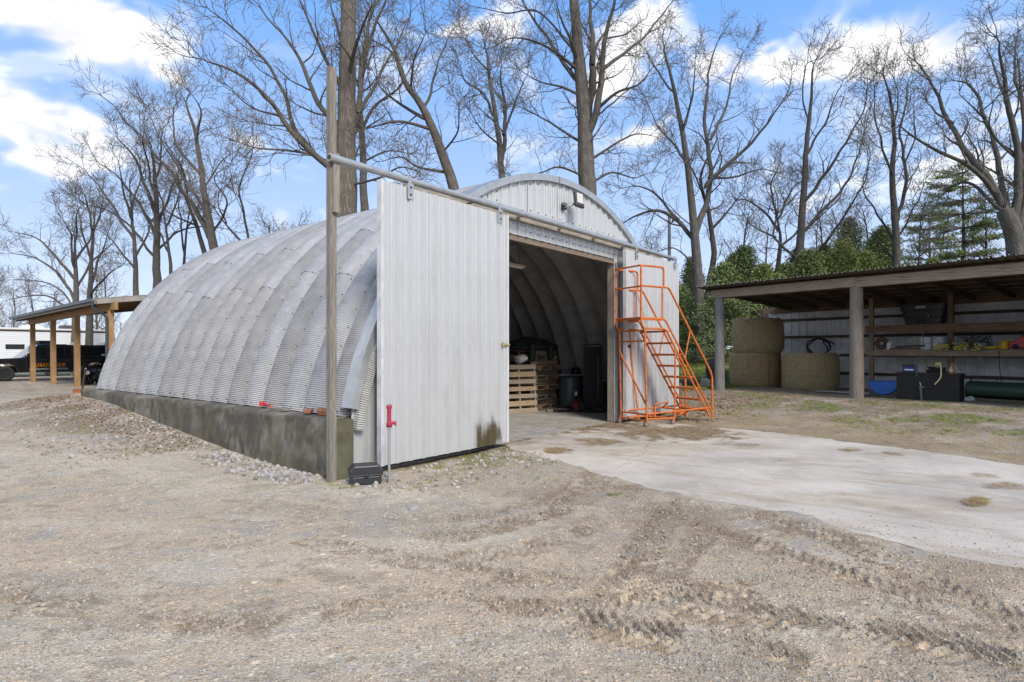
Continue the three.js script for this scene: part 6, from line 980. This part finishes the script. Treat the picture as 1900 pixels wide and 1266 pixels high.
{
  reseed(501); const l = [];                                  // rounded stones along the low wall
  for (let i = 0; i < 760; i++) { const v = 0.1 + 6.0 * Math.pow(rnd(), 1.5), gap = Math.abs(rr(0, 1) * rr(0.1, 1.0)) * (0.55 + 0.1 * v); const p = hut(-0.34 - gap, 0, v), s = rr(0.008, 0.046) * (v < 2.4 ? 1.05 : 0.65) * (1.1 - 0.5 * gap); if (s < 0.012) continue; l.push([p.x, ground(p.x, p.z) + s * 0.3, p.z, s, rr(0, 3), rr(0, 3), rr(0, 3), rr(0.9, 1.4), rr(0.55, 0.8)]); }
  for (let i = 0; i < 260; i++) { const v = rr(3, 7.5), p = hut(-0.6 - rr(0.2, 1.6), 0, v), s = rr(0.008, 0.03); l.push([p.x, ground(p.x, p.z) + s * 0.3, p.z, s, rr(0, 3), rr(0, 3), rr(0, 3), rr(0.9, 1.5), rr(0.4, 0.7)]); }
  for (let i = 0; i < 260; i++) { const p = hut(rr(-0.6, 3), 0, rr(-1.6, -0.25)), s = rr(0.008, 0.03); l.push([p.x, ground(p.x, p.z) + s * 0.3, p.z, s, rr(0, 3), rr(0, 3), rr(0, 3), rr(0.9, 1.5), rr(0.5, 0.8)]); }
  { const p = gp(768, 944); l.push([p.x, ground(p.x, p.z) + 0.01, p.z, 0.045, 0.2, 1, 0, 1.3, 0.5]); }
  scatter('pebbles', 'pale rounded pebbles piled along the low concrete wall', stoneGeo, mat(L(1, 1, 1), 0.85), l, C => { const t = rr(0.16, 0.36), w = rr(0.0, 0.045); C.setRGB(t + w, t, t - w); });
}
{
  // dark clods dropped by tyres on the apron
  reseed(502); const l = [];
  for (let i = 0; i < 700; i++) { const t = rnd(), q = gp(mix(1250, 1950, t) + rr(-90, 90), mix(925, 1070, t) - rnd() * rnd() * rnd() * 160); if (polyDist(slabPoly, q.x, q.z) > -0.1) continue; const s = 0.0025 + 0.007 * rnd() * rnd() * rnd(); l.push([q.x, SLAB_Y + s * 0.35, q.z, s, rr(0, 3), rr(0, 3), rr(0, 3), 1.2, 0.6]); }
  scatter('soil_clods', 'dark soil crumbs scattered over the concrete apron', chipGeo, mat(L(1, 1, 1), 0.95), l, C => { const t = rr(0.05, 0.2); C.setRGB(t * 1.1, t * 0.95, t * 0.8); });
}
{
  // dark crumbs of soil thrown up along the tyre prints
  reseed(510); const l = [];
  for (const T of tyrePaths) for (let i = 1; i < T.p.length; i++) { const [ax, az] = T.p[i - 1], [bx, bz] = T.p[i], n = Math.round(Math.hypot(bx - ax, bz - az) * 260); for (let k = 0; k < n; k++) { const t = rnd(), e = T.w * (rr(-1, 1) + rr(-0.4, 0.4)), x = mix(ax, bx, t) + e * (bz - az) / Math.hypot(bx - ax, bz - az), z = mix(az, bz, t) - e * (bx - ax) / Math.hypot(bx - ax, bz - az); if (tyres(x, z)[1] < rr(0.15, 0.9) || fbm(x * 8, z * 8 + 5, 2) < 0.46 || polyDist(slabPoly, x, z) < 0.03) continue; const s = 0.003 + 0.009 * Math.pow(rnd(), 2.5); l.push([x, ground(x, z) + s * 0.25, z, s, rr(0, 3), rr(0, 3), rr(0, 3), rr(0.9, 1.8), rr(0.5, 0.9)]); } }
  for (let i = 0; i < 16000; i++) { const a = rr(-0.8, 0.8), r = 2.6 * Math.exp(rnd() * Math.log(4.0)), x = Math.sin(a) * r, z = -Math.cos(a) * r; if (fbm(x * 3.1 - z * 1.1 + 13, z * 5.2 + x * 1.6, 4) < 0.53 || rnd() > 0.6 || polyDist(slabPoly, x, z) < 0.03) continue; const [u, v] = toHut(x, z); if (u > -0.3 && v > -0.12) continue; const s = 0.0025 + 0.008 * Math.pow(rnd(), 3); l.push([x, ground(x, z) + s * 0.25, z, s, rr(0, 3), rr(0, 3), rr(0, 3), rr(0.9, 1.8), rr(0.5, 0.9)]); }
  scatter('soil_crumbs', 'dark brown soil crumbs along the tyre prints', chipGeo, mat(L(1, 1, 1), 0.95), l, C => { const t = rr(0.17, 0.34); C.setRGB(t * 1.12, t * 0.92, t * 0.72); });
}
{
  // straw and dead leaves
  const st = new THREE.BoxGeometry(1, 0.02, 0.03), l = []; reseed(503);
  const put = (x, z, y) => l.push([x, y, z, rr(0.03, 0.11), rr(-0.25, 0.25), rr(0, 6.28), rr(-0.25, 0.25)]);
  for (let i = 0; i < 9000; i++) { const w = rr(-7, 9), p = -6.4 + 5.6 * Math.pow(rnd(), 1.6), q = shed(w, 0, p); const [u, v] = toHut(q.x, q.z); if (u < 10.4 && v > -0.2) continue; if (polyDist(slabPoly, q.x, q.z) < 0.02 || fbm(q.x * 1.2 + 4, q.z * 1.2, 3) < 0.42) continue; put(q.x, q.z, ground(q.x, q.z) + 0.012); }
  for (const [x, y, rx, ry, n] of [[1812, 938, 24, 8, 420], [1090, 790, 130, 9, 700], [1250, 804, 90, 12, 700], [1030, 839, 22, 4, 120], [1575, 838, 18, 3, 60], [1110, 822, 36, 5, 120], [1870, 905, 30, 5, 60]]) for (let i = 0; i < n; i++) { const a = rr(0, 6.28), f = Math.sqrt(rnd()), q = gp(x + rx * f * Math.cos(a), y + ry * f * Math.sin(a)); put(q.x, q.z, SLAB_Y + 0.008 + rnd() * (n === 420 ? 0.03 : 0.012)); }
  for (let i = 0; i < 1800; i++) { const q = shed(rr(-1.4, 3.2), 0, rr(-0.6, 2.2)); put(q.x, q.z, ground(q.x, q.z) + 0.015); }
  scatter('straw', 'loose straw littering the yard edge and apron', st, mat(L(1, 1, 1), 0.9), l, C => { const t = rr(0.6, 1.1); C.setRGB(0.40 * t, 0.30 * t, 0.155 * t); });
  const lf = quads([0, 0, -0.5, 0.35, 0.06, 0, 0, 0.02, 0.5, -0.35, 0.08, 0], null, [0, 2, 1, 0, 3, 2]), ll = []; reseed(504);
  for (let i = 0; i < 2600; i++) { const v = 3 + 8.5 * rnd(), p = hut(-0.32 - Math.abs(rr(0, 1.6)) * rr(0.3, 1), 0, v); ll.push([p.x, ground(p.x, p.z) + 0.014, p.z, rr(0.025, 0.055), rr(-0.5, 0.5), rr(0, 6.28), rr(-0.5, 0.5)]); }
  for (let i = 0; i < 1500; i++) { const p = hut(rr(8.2, 12.5), 0, rr(-1.6, 0.6)); const [u, v] = toHut(p.x, p.z); if (u < 10.3 && v > -0.1) continue; if (polyDist(slabPoly, p.x, p.z) < 0.02) continue; ll.push([p.x, ground(p.x, p.z) + 0.014, p.z, rr(0.03, 0.08), rr(-0.5, 0.5), rr(0, 6.28), rr(-0.5, 0.5)]); }
  for (let i = 0; i < 3000; i++) { const q = shed(rr(-6, 8), 0, rr(-4, -0.2)); const [u, v] = toHut(q.x, q.z); if (u < 10.4 && v > -0.2) continue; ll.push([q.x, ground(q.x, q.z) + 0.012, q.z, rr(0.02, 0.06), rr(-0.4, 0.4), rr(0, 6.28), rr(-0.4, 0.4)]); }
  scatter('dead_leaves', 'dry brown leaves drifted against the wall and yard edge', lf, mat(L(1, 1, 1), 0.9), ll, C => { const t = rr(0.5, 1.3); C.setRGB(0.27 * t, 0.175 * t, 0.095 * t); });
}
{
  // grass
  reseed(505); const pos = [], cl = []; for (let k = 0; k < 14; k++) { const a = rr(0, 6.28), b = rr(0.1, 0.55), h = rr(0.5, 1), w = 0.035, x = rr(-0.3, 0.3), z = rr(-0.3, 0.3), px = Math.cos(a) * b * h, pz = Math.sin(a) * b * h; pos.push(x - w, 0, z, x + w, 0, z + w * 0.5, x + px * 0.35, h * 0.6, z + pz * 0.35, x + w + px * 0.1, h * 0.35, z, x + px * 0.35, h * 0.6, z + pz * 0.35, x + px, h, z + pz); }
  const tuft = quads(pos, null, null), l = [];
  for (let i = 0; i < 26000; i++) { const w = rr(-9.5, -0.3), p = rr(-2.6, 16), q = shed(w, 0, p), [u, v] = toHut(q.x, q.z); if (u < 10.9 && v > -1) continue; if (fbm(q.x * 1.7 + 23, q.z * 1.7 + 4, 3) < (p < -1 ? 0.52 : 0.36)) continue; l.push([q.x, ground(q.x, q.z, false) - 0.01, q.z, rr(0.06, 0.16), 0, rr(0, 6.28), 0, 1.4, 1]); }
  for (let i = 0; i < 5000; i++) { const q = shed(rr(1, 8.5), 0, rr(-4.6, -0.3)); if (fbm(q.x * 1.7 + 23, q.z * 1.7 + 4, 4) * 0.6 + 0.4 * fbm(q.x * 6 + 2, q.z * 6 + 61, 3) < 0.56) continue; l.push([q.x, ground(q.x, q.z) - 0.01, q.z, rr(0.03, 0.08), 0, rr(0, 6.28), 0, 1.4, 1]); }
  for (const [x, y, n, s, rad] of [[462, 808, 14, 0.16, 0.12], [335, 800, 8, 0.1, 0.15], [435, 845, 16, 0.06, 0.3], [400, 820, 12, 0.06, 0.35], [640, 905, 12, 0.06, 0.2], [850, 880, 22, 0.05, 0.45], [830, 842, 6, 0.18, 0.05], [880, 886, 20, 0.045, 0.2], [990, 895, 24, 0.045, 0.2], [1135, 918, 12, 0.05, 0.08], [950, 850, 70, 0.035, 0.5], [1010, 855, 50, 0.035, 0.4], [760, 905, 14, 0.05, 0.3], [1350, 740, 12, 0.1, 0.4]]) for (let i = 0; i < n; i++) { const c = gp(x, y), q = V3(c.x + rr(-rad, rad), 0, c.z + rr(-rad, rad)); if (polyDist(slabPoly, q.x, q.z) < 0.06) continue; l.push([q.x, ground(q.x, q.z) - 0.004, q.z, s * rr(0.6, 1.3), 0, rr(0, 6.28), 0, 1.2, 1]); }
  scatter('grass', 'short green grass tufts on the lawn and yard edges', tuft, mat(L(1, 1, 1), 0.8), l, C => { const t = rr(0.65, 1.35), y = rr(0.8, 1.5); C.setRGB(0.15 * t * y, 0.215 * t, 0.04 * t); });
}
renderer.render(scene, camera);
